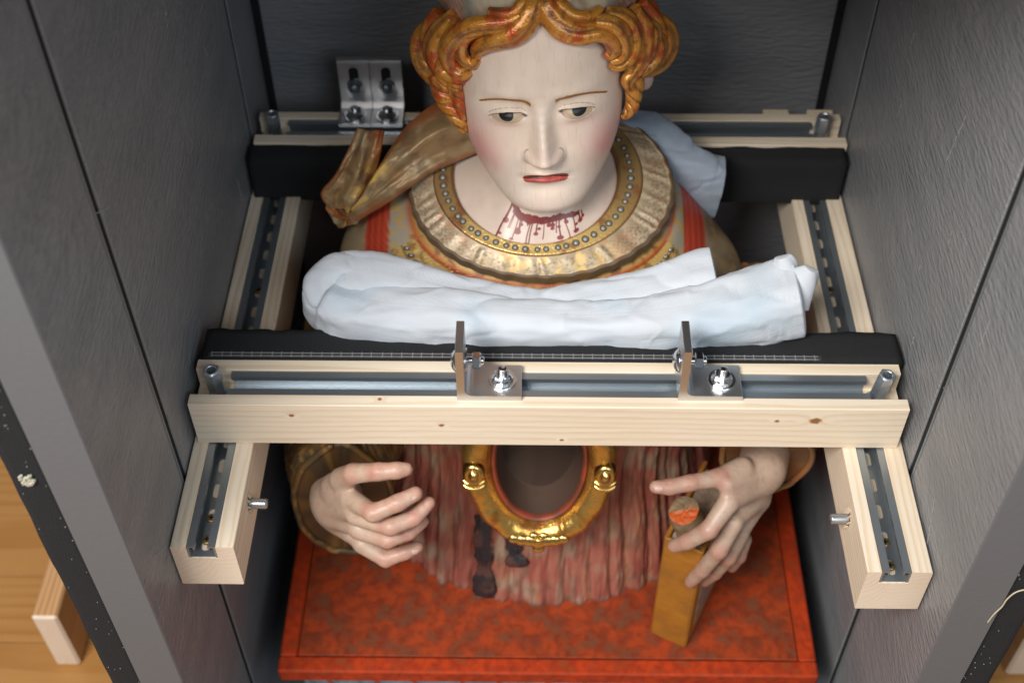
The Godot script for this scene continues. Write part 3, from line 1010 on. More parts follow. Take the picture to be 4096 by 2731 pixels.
func face_relief(x: float, y: float) -> float:
	var ax := absf(x)
	var d := 0.0
	# nose
	var r := nose_ridge(y)
	if r > 0.0:
		var w := lerpf(7.6, 11.2, smoothstep(-10.0, -42.0, y)) + 1.5 * smoothstep(0.0, 10.0, y)
		d += r * exp(-pow(ax / w, 2.35))
	d += 3.0 * g2(ax, y + 45.0, 10.5, 7.0)
	d += 9.4 * g2(ax - 13.0, y + 44.0, 6.4, 6.2)
	d -= 1.2 * g2(ax - 21.0, y + 42.0, 3.4, 7.0)
	d -= 2.0 * g2(ax - 9.0, y + 54.0, 6.0, 2.6)
	# brow, sockets, eyeballs
	d += 2.2 * g2(ax - 30.0, y - 17.0, 22.0, 6.5)
	d -= 4.8 * g2(ax - 31.0, y - 4.0, 20.0, 10.0)
	d -= 4.2 * g2(ax - 16.5, y - 2.0, 6.5, 10.0)
	d -= 1.4 * g2(ax - 30.0, y + 15.0, 17.0, 6.0)
	d += 6.6 * g2(ax - 32.5, y + 4.0, 15.0, 8.8)
	if ax > 12.0 and ax < 52.0 and y > -16.0 and y < 14.0:
		var e: Array = EYES[0] if x < 0.0 else EYES[1]
		var l := eye_lines(e, ax)
		if l[0] > -0.12 and l[0] < 1.12:
			var ends := smoothstep(-0.10, 0.08, l[0]) * (1.0 - smoothstep(0.92, 1.10, l[0]))
			var open := smoothstep(l[2] - 0.7, l[2] + 0.5, y) * (1.0 - smoothstep(l[1] - 0.5, l[1] + 0.4, y))
			d -= 1.7 * open * ends
			d -= 1.3 * g1(y - l[3], 0.9) * ends
			d += 0.7 * g1(y - l[1] - 1.2, 1.3) * ends
	# cheeks, lips and chin
	d += 4.6 * g2(ax - 40.0, y + 48.0, 24.0, 26.0)
	d -= 0.8 * g2(ax - 26.0, y + 64.0, 7.0, 12.0)
	d += 3.4 * g2(ax, y + 66.0, 19.0, 8.0)
	d += 2.6 * g2(ax, y + 66.0, 13.0, 2.6)
	d += 4.2 * g2(ax, y + 75.0, 14.0, 3.8)
	d -= 2.6 * exp(-pow(ax / 19.0, 4.0)) * g1(y + 70.4 + 3.4 * pow(ax / 21.6, 2.0), 1.1)
	d -= 0.9 * g2(ax - 23.0, y + 73.0, 4.0, 4.5)
	d -= 1.1 * g2(ax, y + 60.0, 3.2, 5.0)
	d -= 3.2 * g2(ax, y + 86.0, 18.0, 6.5)
	d += 3.8 * g2(ax, y + 102.0, 24.0, 14.0)
	return d

func face_mesh(g: Geo) -> void:
	var nu := 210
	var nv := 330
	var p := PackedVector3Array()
	var uvs := PackedVector2Array()
	for j in nv:
		var t := float(j) / (nv - 1)
		var q := spline4(FACE, t)
		for i in nu:
			var s := float(i) / (nu - 1) * 2.0 - 1.0
			var a := (s * 0.55 + 0.45 * s * absf(s)) * deg_to_rad(112.0)
			var c := cos(a)
			var sn := sin(a)
			var x := q.z * signf(sn) * pow(absf(sn), 0.89) - 1.5 * (1.0 - c)
			var z := q.w + (q.y - q.w) * signf(c) * pow(absf(c), 0.89)
			var front := smoothstep(-0.05, 0.5, c)
			var y := q.x
			if t > 0.16: z += face_relief(x, y) * front
			elif t > 0.07: z += face_relief(x, y) * front * smoothstep(0.07, 0.16, t)
			p.append(H(Vector3(x, y, z)))
			uvs.append(Vector2((x + 84.0) / 168.0, (126.0 - y) / 252.0))
	g.grid(p, nu, nv, null, uvs)

func face_texture() -> ImageTexture:
	var w := 896
	var h := 1344
	var k := 168.0 / w
	var px := PackedByteArray()
	px.resize(w * h * 3)
	var mott := noise(201, 0.012, 3)
	var wx := PackedFloat32Array()
	# base tone, blush and mottling
	for j in h:
		var y := 126.0 - (j + 0.5) * k
		for i in w:
			var x := (i + 0.5) * k - 84.0
			var m := mott.get_noise_2d(i * 0.6, j * 0.35)
			var col := Color(0.880 + m * 0.028, 0.805 + m * 0.036, 0.735 + m * 0.045)
			var ax := absf(x)
			var b := 0.80 * g2(ax - 61.0, y + 47.0, 19.0, 24.0) + 0.12 * g2(x, y + 40.0, 14.0, 16.0) + 0.10 * g2(x, y + 105.0, 25.0, 14.0)
			b += 0.22 * g2(ax - 36.0, y + 15.0, 16.0, 6.0)
			col = col.lerp(Color(0.825, 0.53, 0.505), clampf(b * (0.80 + m * 0.4), 0.0, 1.0))
			ncol(px, (j * w + i) * 3, col)
	var img := Image.create_from_data(w, h, false, Image.FORMAT_RGB8, px)
	var r := RandomNumberGenerator.new()
	r.seed = 77
	# fine upright age cracks
	for n in 230:
		var x := r.randf_range(-70, 70)
		var y := r.randf_range(-112, 92)
		var len := r.randf_range(3, 16)
		var dk := r.randf_range(0.05, 0.17)
		var q := 0.0
		while q < len:
			x += r.randf_range(-0.16, 0.16)
			dab(img, x, y - q, 0.12, Color(0.42, 0.31, 0.24), dk, k)
			q += 0.16
	# eyes
	for n in 2:
		var e: Array = EYES[n]
		var sx := -1.0 if n == 0 else 1.0
		var ic := Vector2(32.9, -2.0) if n == 0 else Vector2(34.8, -0.6)
		for j in range(int((126.0 - 14.0) / k), int((126.0 + 16.0) / k)):
			var y := 126.0 - (j + 0.5) * k
			for i in int(46.0 / k):
				var ax := 10.0 + i * k
				var l := eye_lines(e, ax)
				if l[0] < -0.1 or l[0] > 1.1: continue
				var ix := int((sx * ax + 84.0) / k)
				var col := img.get_pixel(ix, j)
				var inq := clampf(minf(l[0], 1.0 - l[0]) * 14.0, 0.0, 1.0)
				var open: float = smoothstep(l[2] - 0.15, l[2] + 0.15, y) * (1.0 - smoothstep(l[1] - 0.15, l[1] + 0.15, y)) * inq
				var ball := Color(0.735, 0.655, 0.545)
				ball = ball.lerp(Color(0.70, 0.56, 0.44), smoothstep(0.62, 1.0, absf(l[0] - 0.5) * 2.0) * 0.6)
				var d := Vector2((ax - ic.x) * 0.96, y - ic.y).length()
				ball = ball.lerp(Color(0.075, 0.085, 0.08), 1.0 - smoothstep(6.3, 6.8, d))
				ball = ball.lerp(Color(0.035, 0.035, 0.035), 1.0 - smoothstep(2.9, 3.5, d))
				col = col.lerp(ball, open)
				# the lid between crease and lash is a shade yellower
				var lid: float = smoothstep(l[1], l[1] + 0.3, y) * (1.0 - smoothstep(l[3] - 0.3, l[3], y)) * inq
				col = col.lerp(Color(0.84, 0.765, 0.69), lid * 0.6)
				var brk := 0.62 + 0.38 * sin(ax * 2.1) * sin(ax * 0.9 + 1.0)
				col = col.lerp(Color(0.16, 0.11, 0.085), g1(y - l[1], 0.52) * 0.92 * smoothstep(-0.06, 0.0, l[0]) * (1.0 - smoothstep(1.0, 1.06, l[0])))
				col = col.lerp(Color(0.33, 0.23, 0.17), g1(y - l[3], 0.28) * 0.75 * brk * smoothstep(-0.06, 0.0, l[0]) * (1.0 - smoothstep(1.0, 1.06, l[0])))
				col = col.lerp(Color(0.48, 0.35, 0.25), g1(y - l[2], 0.35) * 0.6 * inq)
				col = col.lerp(Color(0.60, 0.45, 0.37), g1(y - l[2] + 1.1, 0.5) * 0.3 * inq)
				var cy: float = (l[1] + l[2]) * 0.5
				col = col.lerp(Color(0.22, 0.15, 0.15), g2((l[0] - 0.02) * 33.0, y - cy - 0.3, 2.2, 1.2) * 0.9)
				img.set_pixel(ix, j, col)
	# eyebrows: short slanting strokes
	for b in [[Vector2(-9.3, 8.2), Vector2(-27.0, 20.5), Vector2(-56.0, 5.0)], [Vector2(12.6, 9.8), Vector2(33.0, 20.5), Vector2(59.5, 4.2)]]:
		for n in 2200:
			var t := r.randf()
			var c: Vector2 = (b[0] as Vector2).lerp(b[1], t).lerp((b[1] as Vector2).lerp(b[2], t), t)
			var th := lerpf(3.0, 0.8, pow(t, 0.8))
			c.y += r.randfn() * th * 0.45
			var sd := signf(c.x)
			var tone := Color(0.50, 0.31, 0.10).lerp(Color(0.66, 0.43, 0.15), r.randf())
			for s in 6: dab(img, c.x + sd * s * 0.35, c.y + s * 0.10 * (1.0 - t * 1.5), 0.18, tone, 0.30, k)
	# lips
	for j in range(int((126.0 + 60.0) / k), int((126.0 + 78.0) / k)):
		var y := 126.0 - (j + 0.5) * k
		for i in range(int(58.0 / k), int(110.0 / k)):
			var x := (i + 0.5) * k - 84.0
			var q := x / 21.6
			if absf(q) > 1.03: continue
			var e := sqrt(maxf(0.0, 1.0 - pow(absf(q), 2.6)))
			var base := -70.2 + 0.35 * q - 2.7 * q * q
			var top := base + 4.6 * pow(e, 0.6) - 0.6 * g1(x, 3.5)
			var part := base - 0.9 + 0.5 * e + 0.5 * sin(x * 0.22 + 0.8)
			var low := base - 8.6 * pow(e, 0.75) + 0.4 * sin(x * 0.3)
			var col := img.get_pixel(i, j)
			var m := mott.get_noise_2d(i * 2.0, j * 2.0)
			var up := smoothstep(part - 0.2, part + 0.2, y) * (1.0 - smoothstep(top - 0.2, top + 0.25, y))
			var lo := smoothstep(low - 0.25, low + 0.2, y) * (1.0 - smoothstep(part - 0.3, part + 0.3, y))
			col = col.lerp(Color(0.52, 0.20, 0.15).lerp(Color(0.33, 0.13, 0.10), smoothstep(top - 0.5, part, y) * 0.9), up * 0.97)
			col = col.lerp(Color(0.72 + m * 0.1, 0.29 + m * 0.06, 0.25), lo * 0.97)
			col = col.lerp(Color(0.22, 0.09, 0.08), g1(y - part, 0.45) * 0.85 * smoothstep(1.03, 0.9, absf(q)))
			col = col.lerp(Color(0.64, 0.36, 0.22), g1(y - top, 0.35) * 0.55 * smoothstep(1.0, 0.85, absf(q)))
			img.set_pixel(i, j, col)
	# painted line round the nostril wings and under the tip
	for s in [-1.0, 1.0]:
		for n in 120:
			var t := n / 119.0
			var a := lerpf(-0.9, 1.25, t)
			var c := Vector2(s * (12.8 + 5.4 * cos(a)), -41.0 + 5.6 * sin(a))
			dab(img, c.x + r.randf_range(-0.1, 0.1), c.y, 0.22, Color(0.30, 0.22, 0.20), (0.42 if t > 0.5 else 0.08) * r.randf_range(0.4, 1.0), k)
		for n in 60: dab(img, s * (5.5 + n * 0.09), -48.2 - 0.6 * sin(n * 0.05), 0.3, Color(0.42, 0.30, 0.26), 0.22, k)
	# brown grime along the hairline
	for n in 900:
		var a := r.randf_range(-1.0, 1.0)
		var y := 99.0 - 52.0 * pow(absf(a), 1.25) + r.randfn() * 1.6
		dab(img, a * 66.0, y, r.randf_range(0.2, 0.5), Color(0.34, 0.24, 0.17), r.randf_range(0.1, 0.5), k)
	return ImageTexture.create_from_image(img)

func dab(img: Image, x: float, y: float, r: float, col: Color, a: float, k: float) -> void:
	var cx := (x + 84.0) / k
	var cy := (126.0 - y) / k
	var rr := maxf(r / k, 0.7)
	for j in range(int(cy - rr), int(cy + rr) + 1):
		for i in range(int(cx - rr), int(cx + rr) + 1):
			if i < 0 or j < 0 or i >= img.get_width() or j >= img.get_height(): continue
			var d := Vector2(i + 0.5 - cx, j + 0.5 - cy).length()
			if d > rr + 0.5: continue
			img.set_pixel(i, j, img.get_pixel(i, j).lerp(col, a * clampf(rr + 0.5 - d, 0.0, 1.0)))

# ---------------------------------------------------------------- hair and head cloth
const LOCKS := [
	[Vector4(2, 108, 28, 4.3), Vector4(-2, 101, 50, 7.5), Vector4(-10, 88, 57, 8.8), Vector4(-22, 78, 59, 8.8), Vector4(-36, 73, 57, 7.6), Vector4(-48, 67, 53, 6.2), Vector4(-55, 58, 47, 5.0), Vector4(-56, 48, 43, 3.0)],
	[Vector4(-6, 106, 34, 4.0), Vector4(-10, 104, 48, 5.4), Vector4(-19, 98, 55, 5.0), Vector4(-31, 96, 54, 4.6), Vector4(-41, 96, 48, 3.3)],
	[Vector4(-12, 95, 57, 5.0), Vector4(-27, 88, 57, 7.0), Vector4(-44, 86, 54, 7.6), Vector4(-60, 81, 48, 8.0), Vector4(-74, 67, 40, 8.2), Vector4(-83, 49, 32, 7.8), Vector4(-81, 33, 30, 6.6), Vector4(-72, 27, 34, 5.6), Vector4(-63, 32, 38, 3.4)],
	[Vector4(-51, 82, 53, 5.0), Vector4(-62, 73, 47, 5.4), Vector4(-70, 60, 42, 5.6), Vector4(-69, 47, 41, 5.0), Vector4(-61, 42, 43, 4.2), Vector4(-55, 48, 45, 2.8)],
	[Vector4(-73, 81, 26, 6.4), Vector4(-87, 64, 18, 9.0), Vector4(-96, 45, 12, 9.8), Vector4(-95, 28, 12, 9.0), Vector4(-86, 19, 20, 7.0), Vector4(-76, 18, 28, 5.6), Vector4(-69, 22, 32, 3.0)],
	[Vector4(-96, 48, -22, 7.0), Vector4(-108, 34, -24, 9.2), Vector4(-112, 20, -22, 9.8), Vector4(-110, 7, -17, 9.4), Vector4(-101, 1, -6, 8.3), Vector4(-90, 3, 8, 5.4)],
	[Vector4(-97, 11, 4, 9.5), Vector4(-92, -3, 11, 10.2), Vector4(-88, -14, 15, 9.4), Vector4(-84, -24, 20, 7.6), Vector4(-79, -34, 25, 5.4), Vector4(-76, -42, 28, 2.6)],
	[Vector4(-80, 18, 24, 5.4), Vector4(-79, 4, 26, 4.8), Vector4(-78, -10, 28, 3.8), Vector4(-75, -27, 30, 1.8)],
	[Vector4(-66, 30, 36, 4.2), Vector4(-74, 22, 30, 5.0), Vector4(-82, 10, 24, 4.6), Vector4(-84, -4, 22, 3.4)],
	[Vector4(-86, 40, 24, 5.6), Vector4(-92, 24, 18, 5.8), Vector4(-90, 10, 16, 5.2), Vector4(-82, 4, 22, 3.6)],
	[Vector4(4, 108, 28, 4.0), Vector4(8, 101, 50, 7.6), Vector4(16, 88, 57, 8.6), Vector4(27, 79, 59, 8.8), Vector4(40, 74, 57, 8.0), Vector4(52, 73, 54, 7.2), Vector4(63, 65, 50, 6.6), Vector4(68, 52, 46, 5.6), Vector4(64, 44, 45, 4.0), Vector4(59, 47, 45, 2.4)],
	[Vector4(14, 104, 34, 4.0), Vector4(20, 100, 48, 5.8), Vector4(30, 91, 54, 5.8), Vector4(42, 87, 53, 5.4), Vector4(51, 88, 48, 4.0), Vector4(57, 90, 43, 2.6)],
	[Vector4(50, 83, 52, 5.0), Vector4(64, 78, 49, 6.8), Vector4(75, 64, 44, 7.0), Vector4(78, 48, 40, 5.9), Vector4(73, 38, 41, 4.6), Vector4(64, 36, 43, 3.0)],
	[Vector4(61, 84, 42, 5.4), Vector4(77, 75, 36, 7.0), Vector4(86, 58, 32, 6.8), Vector4(86, 41, 32, 6.0), Vector4(79, 31, 35, 5.2), Vector4(70, 29, 40, 4.0), Vector4(64, 33, 42, 2.4)],
	[Vector4(86, 74, 22, 6.4), Vector4(96, 54, 16, 7.8), Vector4(96, 35, 16, 7.6), Vector4(93, 21, 19, 6.8), Vector4(86, 11, 23, 6.0), Vector4(81, 5, 26, 5.4), Vector4(83, -4, 24, 4.2)],
	[Vector4(100, 44, -18, 6.6), Vector4(115, 30, -26, 9.4), Vector4(120, 11, -28, 10.2), Vector4(116, -3, -24, 9.6), Vector4(105, -7, -14, 8.0), Vector4(94, -3, -2, 5.4)],
	[Vector4(101, 40, 2, 6.6), Vector4(109, 25, -2, 8.8), Vector4(108, 11, -2, 8.4), Vector4(99, 5, 5, 6.6), Vector4(90, 3, 14, 4.8)],
	[Vector4(87, 4, 14, 7.1), Vector4(88, -10, 14, 7.2), Vector4(87, -22, 14, 6.6), Vector4(85, -31, 16, 5.4), Vector4(80, -38, 18, 3.6), Vector4(75, -40, 20, 1.6)],
	[Vector4(72, 40, 36, 4.2), Vector4(80, 30, 30, 5.0), Vector4(84, 18, 25, 4.8), Vector4(80, 8, 26, 3.2)],
	[Vector4(92, 60, 14, 6.0), Vector4(104, 44, 6, 7.0), Vector4(104, 26, 6, 6.4), Vector4(98, 14, 10, 4.6)],
	[Vector4(-88, 66, -10, 7.0), Vector4(-100, 48, -10, 8.0), Vector4(-102, 30, -6, 8.0), Vector4(-98, 16, 0, 6.0)],
	[Vector4(94, 66, -12, 7.0), Vector4(106, 46, -14, 8.5), Vector4(110, 26, -12, 8.5), Vector4(106, 8, -8, 6.5)],
]

func hair_tone(w: Vector3, groove: float) -> Color:
	var n := fn.get_noise_3d(w.x * 30.0, w.y * 30.0, w.z * 30.0)
	var n2 := fn.get_noise_3d(w.x * 110.0 + 7.0, w.y * 110.0, w.z * 110.0)
	var c := lin(0.68, 0.275, 0.034).lerp(lin(0.54, 0.085, 0.015), smoothstep(-0.05, 0.38, n))
	c = c.lerp(lin(0.66, 0.40, 0.11), smoothstep(0.22, 0.5, n2) * 0.7)
	c = c.lerp(lin(0.20, 0.085, 0.028), clampf(smoothstep(0.12, 0.5, -n2) * 0.6 + groove * 0.85, 0.0, 0.94))  # grime specks, plus crevice shade painted into the grooves
	return c

func hair(parent: Node3D) -> void:
	var g := Geo.new()
	var idx := 0
	for l in LOCKS:
		var pts := []
		for q in l:
			var w := H(Vector3(q.x, q.y, q.z))
			pts.append(Vector4(w.x, w.y, w.z, q.w * HS * 1.24))
		var ph := idx * 1.7
		var rid := 3.0 if l[1].w > 6.5 else 2.0
		var twist := 26.0 if l[l.size() - 1].y < -20 else 1.0
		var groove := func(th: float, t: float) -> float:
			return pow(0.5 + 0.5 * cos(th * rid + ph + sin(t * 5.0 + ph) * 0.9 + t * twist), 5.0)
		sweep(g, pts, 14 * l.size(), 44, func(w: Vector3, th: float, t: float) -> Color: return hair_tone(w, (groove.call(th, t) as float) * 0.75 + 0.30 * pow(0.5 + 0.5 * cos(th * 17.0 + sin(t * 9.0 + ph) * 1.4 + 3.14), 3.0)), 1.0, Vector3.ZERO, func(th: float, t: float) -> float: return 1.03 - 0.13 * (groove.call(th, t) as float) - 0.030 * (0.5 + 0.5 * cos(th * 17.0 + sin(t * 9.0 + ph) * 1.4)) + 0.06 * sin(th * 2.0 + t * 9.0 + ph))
		idx += 1
	# the mass the locks lie on
	var p := PackedVector3Array()
	var cc := PackedColorArray()
	for j in 61:
		var a := PI * j / 60.0
		for i in 90:
			var th := TAU * i / 90.0
			var d := Vector3(sin(a) * cos(th), cos(a), sin(a) * sin(th))
			var bump := 1.0 + 0.05 * fn.get_noise_3d(d.x * 3.0, d.y * 6.0, d.z * 3.0)
			var w := H(Vector3(d.x * 88.0 * bump + 1.0, 40.0 + d.y * 68.0, -29.0 + d.z * 64.0 * bump))
			p.append(w)
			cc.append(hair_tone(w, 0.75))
	g.grid(p, 90, 61, cc, null, true)
	var hm := vmat(0.36, 0.35)
	hm.clearcoat_enabled = true
	hm.clearcoat = 0.35
	hm.clearcoat_roughness = 0.22
	relief(hm, M.fine, 0.05)
	hm.uv1_triplanar = true
	hm.uv1_scale = Vector3(16, 16, 16)
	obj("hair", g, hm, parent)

func head_cloth(parent: Node3D) -> void:
	var g := Geo.new()
	var p := PackedVector3Array()
	var cc := PackedColorArray()
	for j in 81:
		var a := PI * j / 80.0
		for i in 160:
			var th := TAU * i / 160.0
			var d := Vector3(sin(a) * cos(th), cos(a), sin(a) * sin(th))
			var f := 1.0 + 0.018 * sin(th * 9.0 + d.y * 5.0) * smoothstep(0.9, 0.2, absf(d.y)) + 0.02 * fn.get_noise_3d(d.x * 2.0, d.y * 2.0, d.z * 2.0)
			var l := Vector3(d.x * 97.0 * f + 2.5, 88.0 + d.y * 62.0, -32.0 + d.z * 82.0 * f)
			var w := H(l)
			p.append(w)
			var weave := 0.5 + 0.5 * sin(l.x * 2.6 + sin(l.y * 0.4))
			var c := lin(0.50, 0.40, 0.27).lerp(lin(0.33, 0.26, 0.18), weave * 0.45)
			var band := absf(d.x)
			c = c.lerp(lin(0.36, 0.13, 0.10), smoothstep(0.62, 0.70, band) * (1.0 - smoothstep(0.98, 1.0, band)) * (0.55 + 0.4 * sin(l.y * 1.9 + l.z * 1.1)))
			c = c.lerp(lin(0.16, 0.18, 0.16), g1(band - 0.64, 0.05) * 0.75)
			c = c.lerp(lin(0.60, 0.50, 0.36), g1(d.y - 0.25, 0.06) * 0.6)
			c = c.lerp(lin(0.20, 0.13, 0.08), smoothstep(0.1, 0.5, fn.get_noise_3d(w.x * 60.0, w.y * 60.0, w.z * 60.0)) * 0.6)
			cc.append(c)
	g.grid(p, 160, 81, cc, null, true)
	var m := vmat(0.55)
	relief(m, M.fine, 0.02)
	m.uv1_triplanar = true
	m.uv1_scale = Vector3(14, 14, 14)
	obj("head_cloth", g, m, parent)

# ---------------------------------------------------------------- neck and garments
const NECK := [Vector4(0.100, 0.046, 0.052, 0.0), Vector4(0.080, 0.0465, 0.053, 0.0), Vector4(0.064, 0.050, 0.057, 0.12), Vector4(0.054, 0.062, 0.063, 0.25), Vector4(0.048, 0.076, 0.070, 0.34), Vector4(0.044, 0.088, 0.078, 0.37)]

func neck_pt(a: float, t: float) -> Vector3:      # a = 0 is the front
	var q := spline4(NECK, t)
	var cx := lerpf(-0.001, -0.012, t)
	var cz := lerpf(-0.262, -0.245, smoothstep(0.0, 1.0, t))
	var z := cos(a) * q.z
	# two sinews running down to the pit of the neck
	var s := 0.0022 * (g1(absf(a) - lerpf(0.95, 0.25, t), 0.16)) * smoothstep(0.0, 0.4, t) * (1.0 - smoothstep(0.75, 1.0, t))
	return Vector3(cx + sin(a) * (q.y + s), q.x - q.w * z, cz + z + cos(a) * s)

func neck(parent: Node3D) -> void:
	var g := Geo.new()
	var p := PackedVector3Array()
	var uvs := PackedVector2Array()
	for j in 81:
		for i in 181:
			var a := (i / 180.0 - 0.5) * TAU
			p.append(neck_pt(a, j / 80.0))
			uvs.append(Vector2(i / 180.0, j / 80.0))
	g.grid(p, 181, 81, null, uvs)
	var w := 2048
	var h := 512
	var mott := noise(301, 0.01, 3)
	var img := Image.create_empty(w, h, false, Image.FORMAT_RGB8)
	img.fill(Color(0.845, 0.765, 0.700))
	for j in h:
		for i in range(w * 3 / 10, w * 7 / 10):
			var m := mott.get_noise_2d(i, j)
			img.set_pixel(i, j, Color(0.845 + m * 0.02, 0.765 + m * 0.03, 0.700 + m * 0.035))
	var r := RandomNumberGenerator.new()
	r.seed = 12
	var red := Color(0.56, 0.17, 0.14)
	# the painted wound and its trickles
	var spot := func(a: float, t: float, ra: float, al: float, tone: Color) -> void:
		var cx := (a / TAU + 0.5) * w
		var cy := t * h
		var rx := ra / 0.062 / TAU * w
		var ry := ra / 0.11 * h
		for j in range(int(cy - ry) - 1, int(cy + ry) + 2):
			for i in range(int(cx - rx) - 1, int(cx + rx) + 2):
				if j < 0 or j >= h or i < 0 or i >= w: continue
				var d := Vector2((i - cx) / maxf(rx, 0.6), (j - cy) / maxf(ry, 0.6)).length()
				if d < 1.15: img.set_pixel(i, j, img.get_pixel(i, j).lerp(tone, al * clampf((1.15 - d) * 4.0, 0.0, 1.0)))
	for n in 420:
		var q := n / 419.0
		var a := lerpf(-1.05, 0.62, q)
		var t := wound_t(q) + r.randfn() * 0.008
		spot.call(a, t, lerpf(0.0009, 0.0023, sin(q * PI)) * r.randf_range(0.5, 1.4), 0.85, red.darkened(r.randf() * 0.35))
	for n in 23:
		var q := (n + r.randf() * 1.7) / 24.0
		var a0 := lerpf(-0.62, 0.72, q)
		var t := wound_t(clampf((a0 + 1.05) / 1.67, 0.0, 1.0))
		var len := 0.05 + 0.30 * pow(r.randf(), 1.4) * (0.7 if q > 0.8 else 1.0)
		if n == 0: len = 0.55
		var wd := r.randf_range(0.0004, 0.0009)
		var tt := 0.0
		var sl := r.randf_range(-0.12, 0.12)
		while tt < len:
			spot.call(a0 + sl * tt + 0.006 * sin(tt * 20.0 + n), t + tt, wd, 0.75, red.darkened(0.1 + 0.2 * r.randf()))
			tt += 0.005
		if n % 4 != 3 and n != 2: spot.call(a0 + sl * len, t + len, r.randf_range(0.0016, 0.0031), 0.9, Color(0.50, 0.15, 0.15))
		if n % 5 == 0: spot.call(a0 + 0.03, t + len * 0.6, 0.0016, 0.85, Color(0.50, 0.15, 0.15))
	var m := mat(Color.WHITE, 0.34)
	m.albedo_texture = ImageTexture.create_from_image(img)
	obj("neck", g, m, parent)

func wound_t(q: float) -> float:
	return lerpf(0.10, 0.53, smoothstep(0.0, 0.45, q)) + 0.05 * smoothstep(0.35, 1.0, q) - 0.02 * sin(q * 9.0)

func collar_pt(th: float, s: float) -> Vector3:    # th = 0 at the front
	var i := Vector2(sin(th) * 0.0795, cos(th) * 0.0705)
	var zr := 0.0900 if cos(th) > 0.0 else 0.094
	var o := Vector2(sin(th) * 0.1270, cos(th) * zr)
	var c := Vector3(lerpf(-0.012, -0.006, s), lerpf(0.0500, 0.0340, s), lerpf(-0.2450, -0.2400, s))
	var r := i.lerp(o, s)
	var y := c.y - 0.37 * r.y + 0.0050 * sin(PI * clampf(s, 0.0, 1.0) * 0.9)
	return Vector3(c.x + r.x, y, c.z + r.y)

